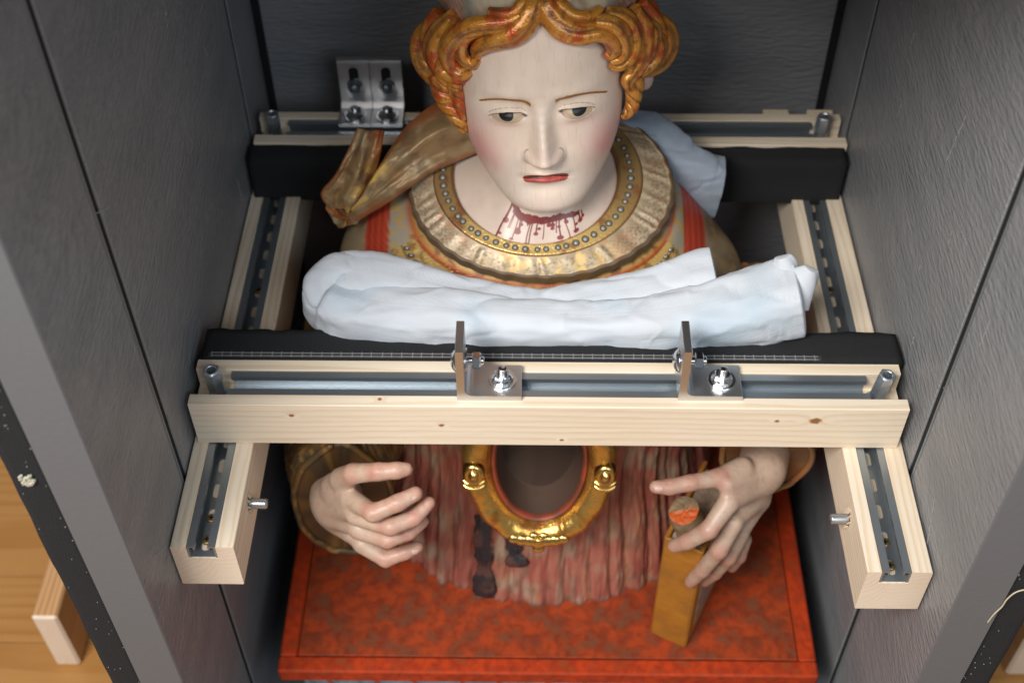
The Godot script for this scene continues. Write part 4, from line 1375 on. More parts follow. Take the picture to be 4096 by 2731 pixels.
func collar(parent: Node3D) -> void:
	# studded band next to the skin
	var n := 300
	var p := PackedVector3Array()
	var cc := PackedColorArray()
	var prof := [Vector2(-0.03, -0.006), Vector2(-0.03, 0.0008), Vector2(0.0, 0.0022), Vector2(0.05, 0.0028), Vector2(0.10, 0.0022), Vector2(0.22, 0.0020), Vector2(0.34, 0.0022), Vector2(0.38, 0.0030), Vector2(0.42, 0.0026), Vector2(0.44, 0.0002), Vector2(0.44, -0.004)]
	for j in prof.size():
		for i in n + 1:
			var th := TAU * i / n - PI
			var w := collar_pt(th, prof[j].x) + Vector3(0, prof[j].y, 0)
			p.append(w)
			var k := fn.get_noise_3d(w.x * 45.0, w.y * 45.0, w.z * 45.0)
			var c := lin(0.88, 0.62, 0.23).lerp(lin(0.27, 0.15, 0.06), smoothstep(0.45, 1.35, absf(th)) * 0.75)  # gold lightened at the front to paint in its highlight
			c = c.lerp(lin(0.34, 0.11, 0.05), smoothstep(0.12, 0.42, k) * 0.75)
			if prof[j].x < 0.02 or prof[j].x > 0.40: c = c.lerp(lin(0.20, 0.07, 0.035), 0.7)
			cc.append(c)
	var g := Geo.new()
	g.grid(p, n + 1, prof.size(), cc)
	var gm := vmat(0.30, 0.48)
	relief(gm, M.fine, 0.05)
	gm.uv1_triplanar = true
	gm.uv1_scale = Vector3(12, 12, 12)
	M.gild = gm
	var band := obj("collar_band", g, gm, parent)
	var st := Geo.new()
	var sp := []
	for k in 7:
		var a := PI / 2.0 * k / 6.0
		sp.append(Vector2(0.0022 * cos(a), 0.0018 * sin(a)))
	st.lathe(sp, Transform3D(), 14)
	var ring := Geo.new()
	ring.lathe([Vector2(0.0034, -0.0004), Vector2(0.0033, 0.0005), Vector2(0.0026, 0.0008), Vector2(0.0021, 0.0003)], Transform3D(), 14)
	var stm := st.mesh([ring])
	var sm := mat(lin(0.34, 0.335, 0.31), 0.3, 0.25)
	var rm := mat(lin(0.10, 0.085, 0.06), 0.5, 0.2)
	stm.surface_set_material(0, sm)
	stm.surface_set_material(1, rm)
	M.stud_mesh = stm
	for k in 43:
		var th := (k - 21) * 0.1085 + rng.randf_range(-0.012, 0.012)
		var a := collar_pt(th, 0.16)
		var b := collar_pt(th, 0.26)
		var e := collar_pt(th + 0.05, 0.21) - collar_pt(th - 0.05, 0.21)
		var up := (b - a).cross(e).normalized()
		if up.y < 0: up = -up
		var o := MeshInstance3D.new()
		o.name = "stud"
		o.mesh = stm
		band.add_child(o, true)
		var bs := Basis(e.normalized(), up, e.normalized().cross(up)).orthonormalized()
		o.transform = Transform3D(bs.scaled_local(Vector3.ONE * rng.randf_range(0.85, 1.1)), collar_pt(th, 0.21) + Vector3(0, 0.0021, 0))
	# pleated lace ring
	p = PackedVector3Array()
	cc = PackedColorArray()
	var m := 560
	var nv := 44
	for j in nv:
		for i in m + 1:
			var th := TAU * i / m - PI
			var s := lerpf(0.42, 1.0, j / float(nv - 6)) if j < nv - 5 else 1.0
			var low := 0.0 if j < nv - 5 else -0.0014 * (j - nv + 6)
			var pl := sin(th * 46.0 + 2.6 * sin(th * 5.0) + 1.6 * sin(th * 11.0)) * (0.7 + 0.5 * sin(th * 23.0 + 1.0))
			var fr := smoothstep(0.44, 0.60, s) * (1.0 - smoothstep(0.88, 0.93, s))
			var edge := smoothstep(0.90, 0.94, s)
			var w := collar_pt(th, s + (0.012 * sin(th * 37.0) if s > 0.9 else 0.0)) + Vector3(0, 0.0012 + pl * 0.0009 * fr + edge * 0.0026 + low, 0)
			p.append(w)
			var k := fn.get_noise_3d(w.x * 50.0, w.y * 50.0, w.z * 50.0)
			var dot := sin(th * 116.0) * sin(s * 58.0)
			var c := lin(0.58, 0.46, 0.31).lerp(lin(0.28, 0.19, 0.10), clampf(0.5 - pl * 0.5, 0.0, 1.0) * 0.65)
			c = c.lerp(lin(0.10, 0.065, 0.035), smoothstep(0.35, 0.85, dot) * 0.55 * fr * smoothstep(-0.3, 0.3, k + 0.1))
			var k9 := fn.get_noise_3d(w.x * 260.0, w.y * 260.0, w.z * 260.0)
			c = c.lerp(lin(0.13, 0.09, 0.05), smoothstep(0.0, 0.35, k9) * 0.6 * fr)
			c = c.lerp(lin(0.45, 0.22, 0.12), smoothstep(0.12, 0.4, k) * 0.5)
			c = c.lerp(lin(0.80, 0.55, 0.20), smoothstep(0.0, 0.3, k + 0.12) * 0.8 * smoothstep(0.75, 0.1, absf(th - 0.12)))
			c = c.lerp(lin(0.085, 0.05, 0.028), edge * 0.85)
			cc.append(c)
	g = Geo.new()
	g.grid(p, m + 1, nv, cc)
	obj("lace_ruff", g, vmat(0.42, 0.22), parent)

const TORSO := [Vector4(0.022, 0.118, -0.160, -0.325), Vector4(0.006, 0.160, -0.140, -0.338), Vector4(-0.030, 0.196, -0.122, -0.345), Vector4(-0.075, 0.206, -0.112, -0.345), Vector4(-0.140, 0.192, -0.100, -0.335), Vector4(-0.220, 0.180, -0.083, -0.330), Vector4(-0.300, 0.190, -0.055, -0.340), Vector4(-0.370, 0.203, -0.030, -0.350)]

func torso_pt(th: float, t: float, lift := 0.0) -> Vector3:   # th = 0 at the front
	var q := spline4(TORSO, t)
	var c := cos(th)
	var s := sin(th)
	var zm := -0.24
	var z := zm + ((q.z - zm) if c > 0.0 else (zm - q.w)) * signf(c) * pow(absf(c), 0.9)
	var x := -0.005 + q.y * signf(s) * pow(absf(s), 0.9)
	if s > 0.0: x -= s * q.y * 0.13 * smoothstep(0.02, 0.16, t) * (1.0 - smoothstep(0.22, 0.45, t))
	var tilt := 0.37 * (1.0 - smoothstep(0.0, 0.45, t))
	var o := Vector3(sin(th), 0.0, cos(th))
	var low := smoothstep(0.42, 0.62, t)
	var n1 := fn.get_noise_2d(th * 2.2, t * 0.7)
	var ph := th * 58.0 + n1 * 5.0 + 1.1 * sin(th * 9.0)
	var fold := pow(0.5 + 0.5 * cos(ph), 0.7) - 0.5 + 0.45 * sin(ph * 0.37 + 1.0)
	var amp := 0.0062 * low * (0.7 + 0.5 * t)
	var wr := fn.get_noise_2d(th * 30.0, t * 16.0) * 0.0022 + fn.get_noise_2d(th * 90.0 + 5.0, t * 30.0) * 0.0007
	o *= fold * amp * (0.75 + 0.6 * fn.get_noise_1d(th * 7.0 + 2.0)) + lift + low * (0.004 * sin(th * 3.0) + wr)
	# the breast behind the reliquary is cut away
	var er := Vector2((x + 0.006) / 0.070, (q.x + 0.165) / 0.098).length()
	var cut := (1.0 - smoothstep(0.72, 1.0, er)) if c > 0.0 else 0.0
	o = o * (1.0 - cut) - Vector3(0, 0, 0.045 * cut)
	return Vector3(x, q.x - tilt * (z - zm) * 0.9, z) + o

func torso(parent: Node3D) -> void:
	var nu := 800
	var nv := 110
	var p := PackedVector3Array()
	var cc := PackedColorArray()
	for j in nv + 1:
		var t := j / float(nv)
		for i in nu + 1:
			var th := TAU * i / nu - PI
			var w := torso_pt(th, t)
			if j == nv: w.y += 0.0
			p.append(w)
			var k := fn.get_noise_3d(w.x * 22.0, w.y * 22.0, w.z * 22.0)
			var k2 := fn.get_noise_3d(w.x * 70.0 + 3.0, w.y * 30.0, w.z * 70.0)
			var c: Color
			# upper part: edge of the mantle, gilt borders, red lining, brown cloth
			var ax := absf(w.x + 0.004)
			c = lin(0.215, 0.145, 0.080).lerp(lin(0.33, 0.25, 0.15), smoothstep(-0.2, 0.4, k))
			if t < 0.40:
				var u := ax + t * 0.02 + (0.013 if w.x > 0.0 else 0.0)
				var gold := lin(0.52, 0.33, 0.10).lerp(lin(0.25, 0.13, 0.05), smoothstep(0.0, 0.4, k2))
				var silver := lin(0.37, 0.32, 0.24).lerp(lin(0.48, 0.32, 0.12), smoothstep(0.05, 0.3, k2))
				var upper := gold
				upper = upper.lerp(silver, smoothstep(0.125, 0.132, u))
				upper = upper.lerp(lin(0.36, 0.035, 0.018).lerp(lin(0.52, 0.07, 0.03), 0.5 + 0.5 * sin(u * 900.0)), smoothstep(0.150, 0.153, u) * (1.0 - smoothstep(0.176, 0.180, u)))
				c = c.lerp(lin(0.46, 0.29, 0.10), smoothstep(0.12, 0.38, k2) * 0.6)
				upper = upper.lerp(c, smoothstep(0.176, 0.180, u))
				upper = upper.lerp(lin(0.50, 0.10, 0.03), g1(t - 0.045, 0.010) * 0.9)
				c = upper
			else:
				var k4 := fn.get_noise_3d(w.x * 75.0 + 3.0, w.y * 7.0, w.z * 20.0)
				var sk := lin(0.38, 0.135, 0.095).lerp(lin(0.37, 0.255, 0.175), smoothstep(-0.1, 0.4, k))
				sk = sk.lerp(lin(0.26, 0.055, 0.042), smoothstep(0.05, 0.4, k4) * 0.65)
				sk = sk.lerp(lin(0.42, 0.20, 0.10), smoothstep(0.15, 0.5, -k4) * 0.55)
				sk = sk.lerp(lin(0.14, 0.085, 0.06), smoothstep(0.0, 0.45, k2) * 0.5)
				c = c.lerp(sk, smoothstep(0.40, 0.5, t))
				c = c.lerp(lin(0.075, 0.05, 0.035), smoothstep(0.985, 1.0, t) * 0.7)
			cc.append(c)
	var g := Geo.new()
	g.grid(p, nu + 1, nv + 1, cc)
	var m := vmat(0.45, 0.16)
	relief(m, M.fine, 0.02)
	m.uv1_triplanar = true
	m.uv1_scale = Vector3(10, 10, 10)
	M.poly = m
	obj("robe", g, m, parent)

# gilt border with studs that runs down each side of the ruff
func gilt_border(parent: Node3D) -> void:
	for s in [-1.0, 1.0]:
		var nu := 90
		var nv := 26
		var p := PackedVector3Array()
		var cc := PackedColorArray()
		for j in nv + 1:
			for i in nu + 1:
				var q := j / float(nv)
				var r := i / float(nu)
				var th: float = s * lerpf(0.20, 1.15, r)
				var t := lerpf(0.045, 0.045 + lerpf(0.30, 0.115, pow(r, 0.7)), q)
				var e := minf(q, 1.0 - q) * 2.0
				var w := torso_pt(th, t, 0.0006 + 0.0014 * smoothstep(0.0, 0.25, e) + 0.0010 * g1(q - 0.22, 0.07) + 0.0010 * g1(q - 0.62, 0.06))
				p.append(w)
				var k := fn.get_noise_3d(w.x * 60.0, w.y * 60.0, w.z * 60.0)
				var c := lin(0.86, 0.58, 0.20).lerp(lin(0.34, 0.16, 0.06), smoothstep(0.05, 0.4, k) * 0.8)
				c = c.lerp(lin(0.46, 0.40, 0.30), smoothstep(0.66, 0.72, q) * 0.75)
				c = c.lerp(lin(0.45, 0.075, 0.02), smoothstep(0.07, 0.03, q) * 0.9)
				c = c.lerp(lin(0.16, 0.08, 0.035), g1(q - 0.42, 0.03) * 0.8)
				cc.append(c)
		var g := Geo.new()
		g.grid(p, nu + 1, nv + 1, cc)
		var b := obj("gilt_border", g, M.gild, parent)
		for k in 9:
			var th: float = s * (0.42 + k * 0.085)
			var r := (absf(th) - 0.20) / 0.95
			var o := MeshInstance3D.new()
			o.name = "stud"
			o.mesh = M.stud_mesh
			b.add_child(o, true)
			o.transform = Transform3D(Basis(), torso_pt(th, 0.045 + lerpf(0.30, 0.115, pow(r, 0.7)) * 0.32, 0.0022))

# a thick ribbon between two edge curves with a curve along its crown
func fold_sheet(g: Geo, top: Array, crown: Array, low: Array, thick: float, seed_: int, tone: Callable) -> void:
	var nu := 40
	var nv := 90
	for side in [1.0, -1.0]:
		var p := PackedVector3Array()
		var cc := PackedColorArray()
		for j in nv + 1:
			var t := j / float(nv)
			var a := v3(spline4(top, t))
			var b := v3(spline4(crown, t))
			var c := v3(spline4(low, t))
			for i in nu + 1:
				var s := i / float(nu)
				var w := a.lerp(b, s * 2.0) if s < 0.5 else b.lerp(c, s * 2.0 - 1.0)
				var q := a.lerp(b, s).lerp(b.lerp(c, s), s)
				w = w.lerp(q, 0.75)
				var nrm := (c - a).cross(v3(spline4(crown, minf(t + 0.02, 1.0))) - v3(spline4(crown, maxf(t - 0.02, 0.0)))).normalized()
				if nrm.z < 0.0: nrm = -nrm
				var rip := 0.0055 * sin(s * 10.0 + t * 4.0 + seed_) * (1.0 - 0.4 * t) + 0.0010 * sin(s * 24.0 - t * 5.0) + 0.0030 * fn.get_noise_2d(t * 3.0 + seed_, s * 2.5) + 0.0004 * fn.get_noise_2d(t * 24.0 + seed_, s * 18.0)
				var e := minf(minf(s, 1.0 - s) * 9.0, minf(t, 1.0 - t) * 20.0)
				w += nrm * (rip + side * thick * 0.5 * sqrt(clampf(e, 0.0, 1.0)))
				p.append(w)
				cc.append(tone.call(w, s, t, side))
		var base_turn := 1
		# the side that faces nrm must look along it
		var probe := (p[1] - p[0]).cross(p[nu + 1] - p[0])
		var want := 1.0 if probe.z * side > 0.0 else -1.0
		g.grid(p, nu + 1, nv + 1, cc, null, false, 1 if want > 0.0 else -1)

func mantle(parent: Node3D) -> void:
	var tone := func(w: Vector3, s: float, t: float, side: float) -> Color:
		var k := fn.get_noise_3d(w.x * 28.0, w.y * 28.0, w.z * 28.0)
		var k2 := fn.get_noise_3d(w.x * 38.0, w.y * 38.0, w.z * 38.0)
		var c := lin(0.33, 0.205, 0.095).lerp(lin(0.46, 0.34, 0.19), smoothstep(-0.3, 0.35, k))
		c = c.lerp(lin(0.42, 0.12, 0.03), clampf(g1(s, 0.16) * 0.95 + g1(s - 1.0, 0.07) * 0.9, 0.0, 0.95))
		c = c.lerp(lin(0.78, 0.50, 0.13), smoothstep(0.1, 0.35, k2 + 0.15) * g1(s - 0.22, 0.14) * smoothstep(0.3, 0.5, t))
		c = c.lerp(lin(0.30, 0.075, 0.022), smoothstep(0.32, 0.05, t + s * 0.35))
		c = c.lerp(lin(0.13, 0.075, 0.04), smoothstep(0.1, 0.45, -k2) * 0.45)
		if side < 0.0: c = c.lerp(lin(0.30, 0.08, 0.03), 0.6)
		return c
	var g := Geo.new()
	fold_sheet(g, [Vector4(-0.070, 0.112, -0.300, 0), Vector4(-0.102, 0.110, -0.280, 0), Vector4(-0.127, 0.097, -0.268, 0), Vector4(-0.147, 0.079, -0.255, 0), Vector4(-0.162, 0.058, -0.245, 0), Vector4(-0.172, 0.036, -0.236, 0), Vector4(-0.190, 0.010, -0.230, 0)], [Vector4(-0.060, 0.096, -0.262, 0), Vector4(-0.093, 0.100, -0.246, 0), Vector4(-0.115, 0.092, -0.234, 0), Vector4(-0.133, 0.083, -0.222, 0), Vector4(-0.152, 0.067, -0.216, 0), Vector4(-0.170, 0.043, -0.214, 0), Vector4(-0.191, 0.011, -0.222, 0)], [Vector4(-0.050, 0.066, -0.268, 0), Vector4(-0.088, 0.060, -0.252, 0), Vector4(-0.113, 0.056, -0.238, 0), Vector4(-0.135, 0.045, -0.226, 0), Vector4(-0.157, 0.030, -0.222, 0), Vector4(-0.179, 0.015, -0.222, 0), Vector4(-0.194, 0.006, -0.224, 0)], 0.006, 3, tone)
	fold_sheet(g, [Vector4(-0.155, 0.082, -0.272, 0), Vector4(-0.159, 0.066, -0.262, 0), Vector4(-0.165, 0.045, -0.256, 0), Vector4(-0.172, 0.026, -0.250, 0), Vector4(-0.186, 0.006, -0.246, 0)], [Vector4(-0.168, 0.088, -0.262, 0), Vector4(-0.177, 0.070, -0.250, 0), Vector4(-0.186, 0.050, -0.242, 0), Vector4(-0.197, 0.028, -0.238, 0), Vector4(-0.205, 0.008, -0.238, 0)], [Vector4(-0.182, 0.084, -0.272, 0), Vector4(-0.192, 0.064, -0.262, 0), Vector4(-0.204, 0.045, -0.254, 0), Vector4(-0.220, 0.024, -0.250, 0), Vector4(-0.212, 0.006, -0.248, 0)], 0.006, 8, tone)
	# the dark underside that turns back below
	fold_sheet(g, [Vector4(-0.215, 0.022, -0.252, 0), Vector4(-0.205, 0.010, -0.240, 0), Vector4(-0.196, 0.008, -0.230, 0)], [Vector4(-0.210, 0.006, -0.250, 0), Vector4(-0.205, -0.004, -0.240, 0), Vector4(-0.196, 0.000, -0.228, 0)], [Vector4(-0.206, -0.010, -0.256, 0), Vector4(-0.201, -0.014, -0.246, 0), Vector4(-0.192, -0.006, -0.234, 0)], 0.005, 5, tone)
	var mm := vmat(0.42, 0.22)
	relief(mm, M.fine, 0.02)
	mm.uv1_triplanar = true
	mm.uv1_scale = Vector3(10, 10, 10)
	mm.clearcoat_enabled = false
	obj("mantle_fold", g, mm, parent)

func sleeves(parent: Node3D) -> void:
	for s in [-1.0, 1.0]:
		var pts := [Vector4(-0.185, -0.14, -0.27, 0.048), Vector4(-0.203, -0.175, -0.18, 0.056), Vector4(-0.205, -0.186, -0.10, 0.055), Vector4(-0.198, -0.186, -0.032, 0.046)] if s < 0 else [Vector4(0.190, -0.12, -0.27, 0.048), Vector4(0.222, -0.155, -0.18, 0.058), Vector4(0.222, -0.150, -0.11, 0.052), Vector4(0.212, -0.142, -0.060, 0.041)]
		var flat := 1.85 if s < 0 else 1.15
		var tone := func(w: Vector3, th: float, t: float) -> Color:
			var k := fn.get_noise_3d(w.x * 30.0, w.y * 30.0, w.z * 30.0)
			var k2 := fn.get_noise_3d(w.x * 90.0, w.y * 40.0, w.z * 40.0)
			var c := lin(0.155, 0.085, 0.030).lerp(lin(0.085, 0.065, 0.035), smoothstep(-0.1, 0.35, k)) if s < 0 else lin(0.30, 0.125, 0.05).lerp(lin(0.22, 0.13, 0.065), smoothstep(-0.1, 0.35, k))
			c = c.lerp(lin(0.36, 0.20, 0.06), smoothstep(0.1, 0.4, k2) * 0.7)
			return c.lerp(lin(0.03, 0.010, 0.006), smoothstep(0.985, 1.0, t))  # closed end painted dark, as the shade inside the cuff
		var fold := func(th: float, t: float) -> float:
			return 1.0 + 0.045 * sin(th * 5.0 + t * 9.0) * (1.0 - t * 0.5) + 0.04 * sin(t * 34.0 + sin(th * 2.0) * 2.2) + 0.05 * fn.get_noise_2d(th * 12.0, t * 40.0)
		var g := Geo.new()
		sweep(g, pts, 110, 90, tone, flat, Vector3.UP, fold)
		# rolled hem round the opening
		var e: Vector4 = pts[3]
		var d := (v3(pts[3]) - v3(spline4(pts, 0.97))).normalized()
		var up := (Vector3.UP - d * d.y).normalized()
		var sd := d.cross(up)
		var hem := []
		for k in 33:
			var th := TAU * k / 32.0
			var f: float = fold.call(th, 0.99)
			var w := v3(e) + up * cos(th) * e.w * flat * f + sd * sin(th) * e.w * f
			hem.append(Vector4(w.x, w.y, w.z, 0.0032))
		sweep(g, hem, 120, 10, tone)
		obj("sleeve", g, M.poly, parent)

# ---------------------------------------------------------------- hands: a smooth union of tapered bones, meshed on a fine grid
func hand(called: String, palm: Array, fingers: Array, nails: Array, parent: Node3D, tint: float) -> void:
	var cell := 0.0022
	var bones := []       # [a, b, smoothing]
	for q in palm:
		for i in q.size() - 1: bones.append([q[i], q[i + 1], 0.010])
	for f in fingers:
		for i in f.size() - 1: bones.append([f[i] + Vector4(0, 0, 0, 0.0014), f[i + 1] + Vector4(0, 0, 0, 0.0014), 0.0030])
	var lo := Vector3.INF
	var hi := -Vector3.INF
	for b in bones:
		for e in [b[0], b[1]]:
			lo = lo.min(v3(e) - Vector3.ONE * (e.w + 0.008))
			hi = hi.max(v3(e) + Vector3.ONE * (e.w + 0.008))
	var nx := int((hi.x - lo.x) / cell) + 2
	var ny := int((hi.y - lo.y) / cell) + 2
	var nzz := int((hi.z - lo.z) / cell) + 2
	var f := PackedFloat32Array()
	f.resize(nx * ny * nzz)
	f.fill(0.05)
	for b in bones:
		var a := v3(b[0])
		var ra: float = b[0].w
		var ab := v3(b[1]) - a
		var rb: float = b[1].w
		var l2 := maxf(ab.length_squared(), 1e-9)
		var k: float = b[2]
		var pad := maxf(ra, rb) + maxf(k, 0.0045) + cell
		var b0 := ((a.min(v3(b[1])) - Vector3.ONE * pad - lo) / cell)
		var b1 := ((a.max(v3(b[1])) + Vector3.ONE * pad - lo) / cell)
		for z in range(maxi(0, int(b0.z)), mini(nzz - 1, int(b1.z) + 1)):
			for y in range(maxi(0, int(b0.y)), mini(ny - 1, int(b1.y) + 1)):
				var row := (z * ny + y) * nx
				for x in range(maxi(0, int(b0.x)), mini(nx - 1, int(b1.x) + 1)):
					var p := lo + Vector3(x, y, z) * cell - a
					var t := clampf(p.dot(ab) / l2, 0.0, 1.0)
					var d := (p - ab * t).length() - lerpf(ra, rb, t)
					var o := f[row + x]
					var h := maxf(k - absf(d - o), 0.0) / k
					f[row + x] = minf(d, o) - h * h * k * 0.25
	# surface nets
	var id := PackedInt32Array()
	id.resize(nx * ny * nzz)
	id.fill(-1)
	var v := PackedVector3Array()
	var off := [0, 1, nx, nx + 1, nx * ny, nx * ny + 1, nx * ny + nx, nx * ny + nx + 1]
	var ed := [[0, 1], [2, 3], [4, 5], [6, 7], [0, 2], [1, 3], [4, 6], [5, 7], [0, 4], [1, 5], [2, 6], [3, 7]]
	for z in nzz - 1:
		for y in ny - 1:
			for x in nx - 1:
				var b := (z * ny + y) * nx + x
				var first := f[b] < 0.0
				var mixed := false
				for q in 8:
					if (f[b + off[q]] < 0.0) != first:
						mixed = true
						break
				if not mixed: continue
				var s := Vector3.ZERO
				var n := 0
				for e in ed:
					var da := f[b + off[e[0]]]
					var db := f[b + off[e[1]]]
					if (da < 0.0) == (db < 0.0): continue
					var t := da / (da - db)
					var pa := Vector3(e[0] & 1, (e[0] >> 1) & 1, e[0] >> 2)
					var pb := Vector3(e[1] & 1, (e[1] >> 1) & 1, e[1] >> 2)
					s += pa.lerp(pb, t)
					n += 1
				id[b] = v.size()
				v.append(lo + (Vector3(x, y, z) + s / n) * cell)
	var tri := PackedInt32Array()
	var st := [1, nx, nx * ny]
	for z in range(1, nzz - 1):
		for y in range(1, ny - 1):
			for x in range(1, nx - 1):
				var b := (z * ny + y) * nx + x
				var ins := f[b] < 0.0
				for ax in 3:
					if ins == (f[b + st[ax]] < 0.0): continue
					var u: int = st[(ax + 1) % 3]
					var w: int = st[(ax + 2) % 3]
					var q := [id[b], id[b - u], id[b - u - w], id[b - w]]
					if q.min() < 0: continue
					if ins: tri.append_array([q[0], q[2], q[1], q[0], q[3], q[2]])
					else: tri.append_array([q[0], q[1], q[2], q[0], q[2], q[3]])
	var g := Geo.new()
	var nn := PackedVector3Array()
	nn.resize(v.size())
	for q in 2:     # ease the grid's steps
		var sum := PackedVector3Array()
		sum.resize(v.size())
		var cnt := PackedInt32Array()
		cnt.resize(v.size())
		for k in range(0, tri.size(), 3):
			for e in 3:
				var a := tri[k + e]
				sum[a] += v[tri[k + (e + 1) % 3]] + v[tri[k + (e + 2) % 3]]
				cnt[a] += 2
		for a in v.size():
			if cnt[a] > 0: v[a] = v[a].lerp(sum[a] / cnt[a], 0.5)
	var mid := (lo + hi) / 2
	var vol := 0.0
	for k in range(0, tri.size(), 3):
		var a := v[tri[k]]
		var c := (v[tri[k + 1]] - a).cross(v[tri[k + 2]] - a)
		vol += c.dot(a - mid)
		for e in 3: nn[tri[k + e]] += c
	var sg := 1.0 if vol > 0.0 else -1.0
	for a in v.size():
		nn[a] = (nn[a] * sg).normalized()
		var w := v[a]
		var pink := 0.0
		for fg in fingers:
			for i in fg.size():
				if i > 0: pink = maxf(pink, 1.0 - smoothstep(0.006, 0.018, w.distance_to(v3(fg[i]))))
		var k := fn.get_noise_3d(w.x * 40.0, w.y * 40.0, w.z * 40.0)
		var k3 := fn.get_noise_3d(w.x * 130.0, w.y * 130.0, w.z * 130.0)
		var sc := lin(0.52, 0.375, 0.28).lerp(lin(0.50, 0.25, 0.185), clampf(pink * 0.75 + k * 0.5, 0.0, 1.0))
		g.c.append(sc.lerp(lin(0.22, 0.13, 0.085), smoothstep(0.1, 0.6, k3) * 0.28) * tint)
	if sg > 0.0:
		for k in range(0, tri.size(), 3):
			var s := tri[k + 1]
			tri[k + 1] = tri[k + 2]
			tri[k + 2] = s
	g.v = v
	g.n = nn
	g.ix = tri
	g.uv.resize(v.size())
	var hm := vmat(0.45)
	hm.clearcoat_enabled = true
	hm.clearcoat = 0.10
	hm.clearcoat_roughness = 0.3
	relief(hm, M.fine, 0.03)
	hm.uv1_triplanar = true
	hm.uv1_scale = Vector3(20, 20, 20)
	var o := obj(called, g, hm, parent)
	for q in nails:        # [tip, direction of the finger, outward]
		var ng := Geo.new()
		var d: Vector3 = q[1].normalized()
		var up: Vector3 = (q[2] - d * d.dot(q[2])).normalized()
		var bs := Basis(d, up, d.cross(up))
		var p := PackedVector3Array()
		for j in 9:
			for i in 20:
				var a := TAU * i / 20
				var r := j / 8.0
				var l := Vector3(cos(a) * 0.0052 * r, 0.0018 * (1.0 - pow(r, 3.0)) - 0.0009 * pow(sin(a) * r, 2.0), sin(a) * 0.0038 * r)
				p.append(q[0] + bs * l)
		ng.grid(p, 20, 9, null, null, true, 0)
		obj("nail", ng, M.nail, o)

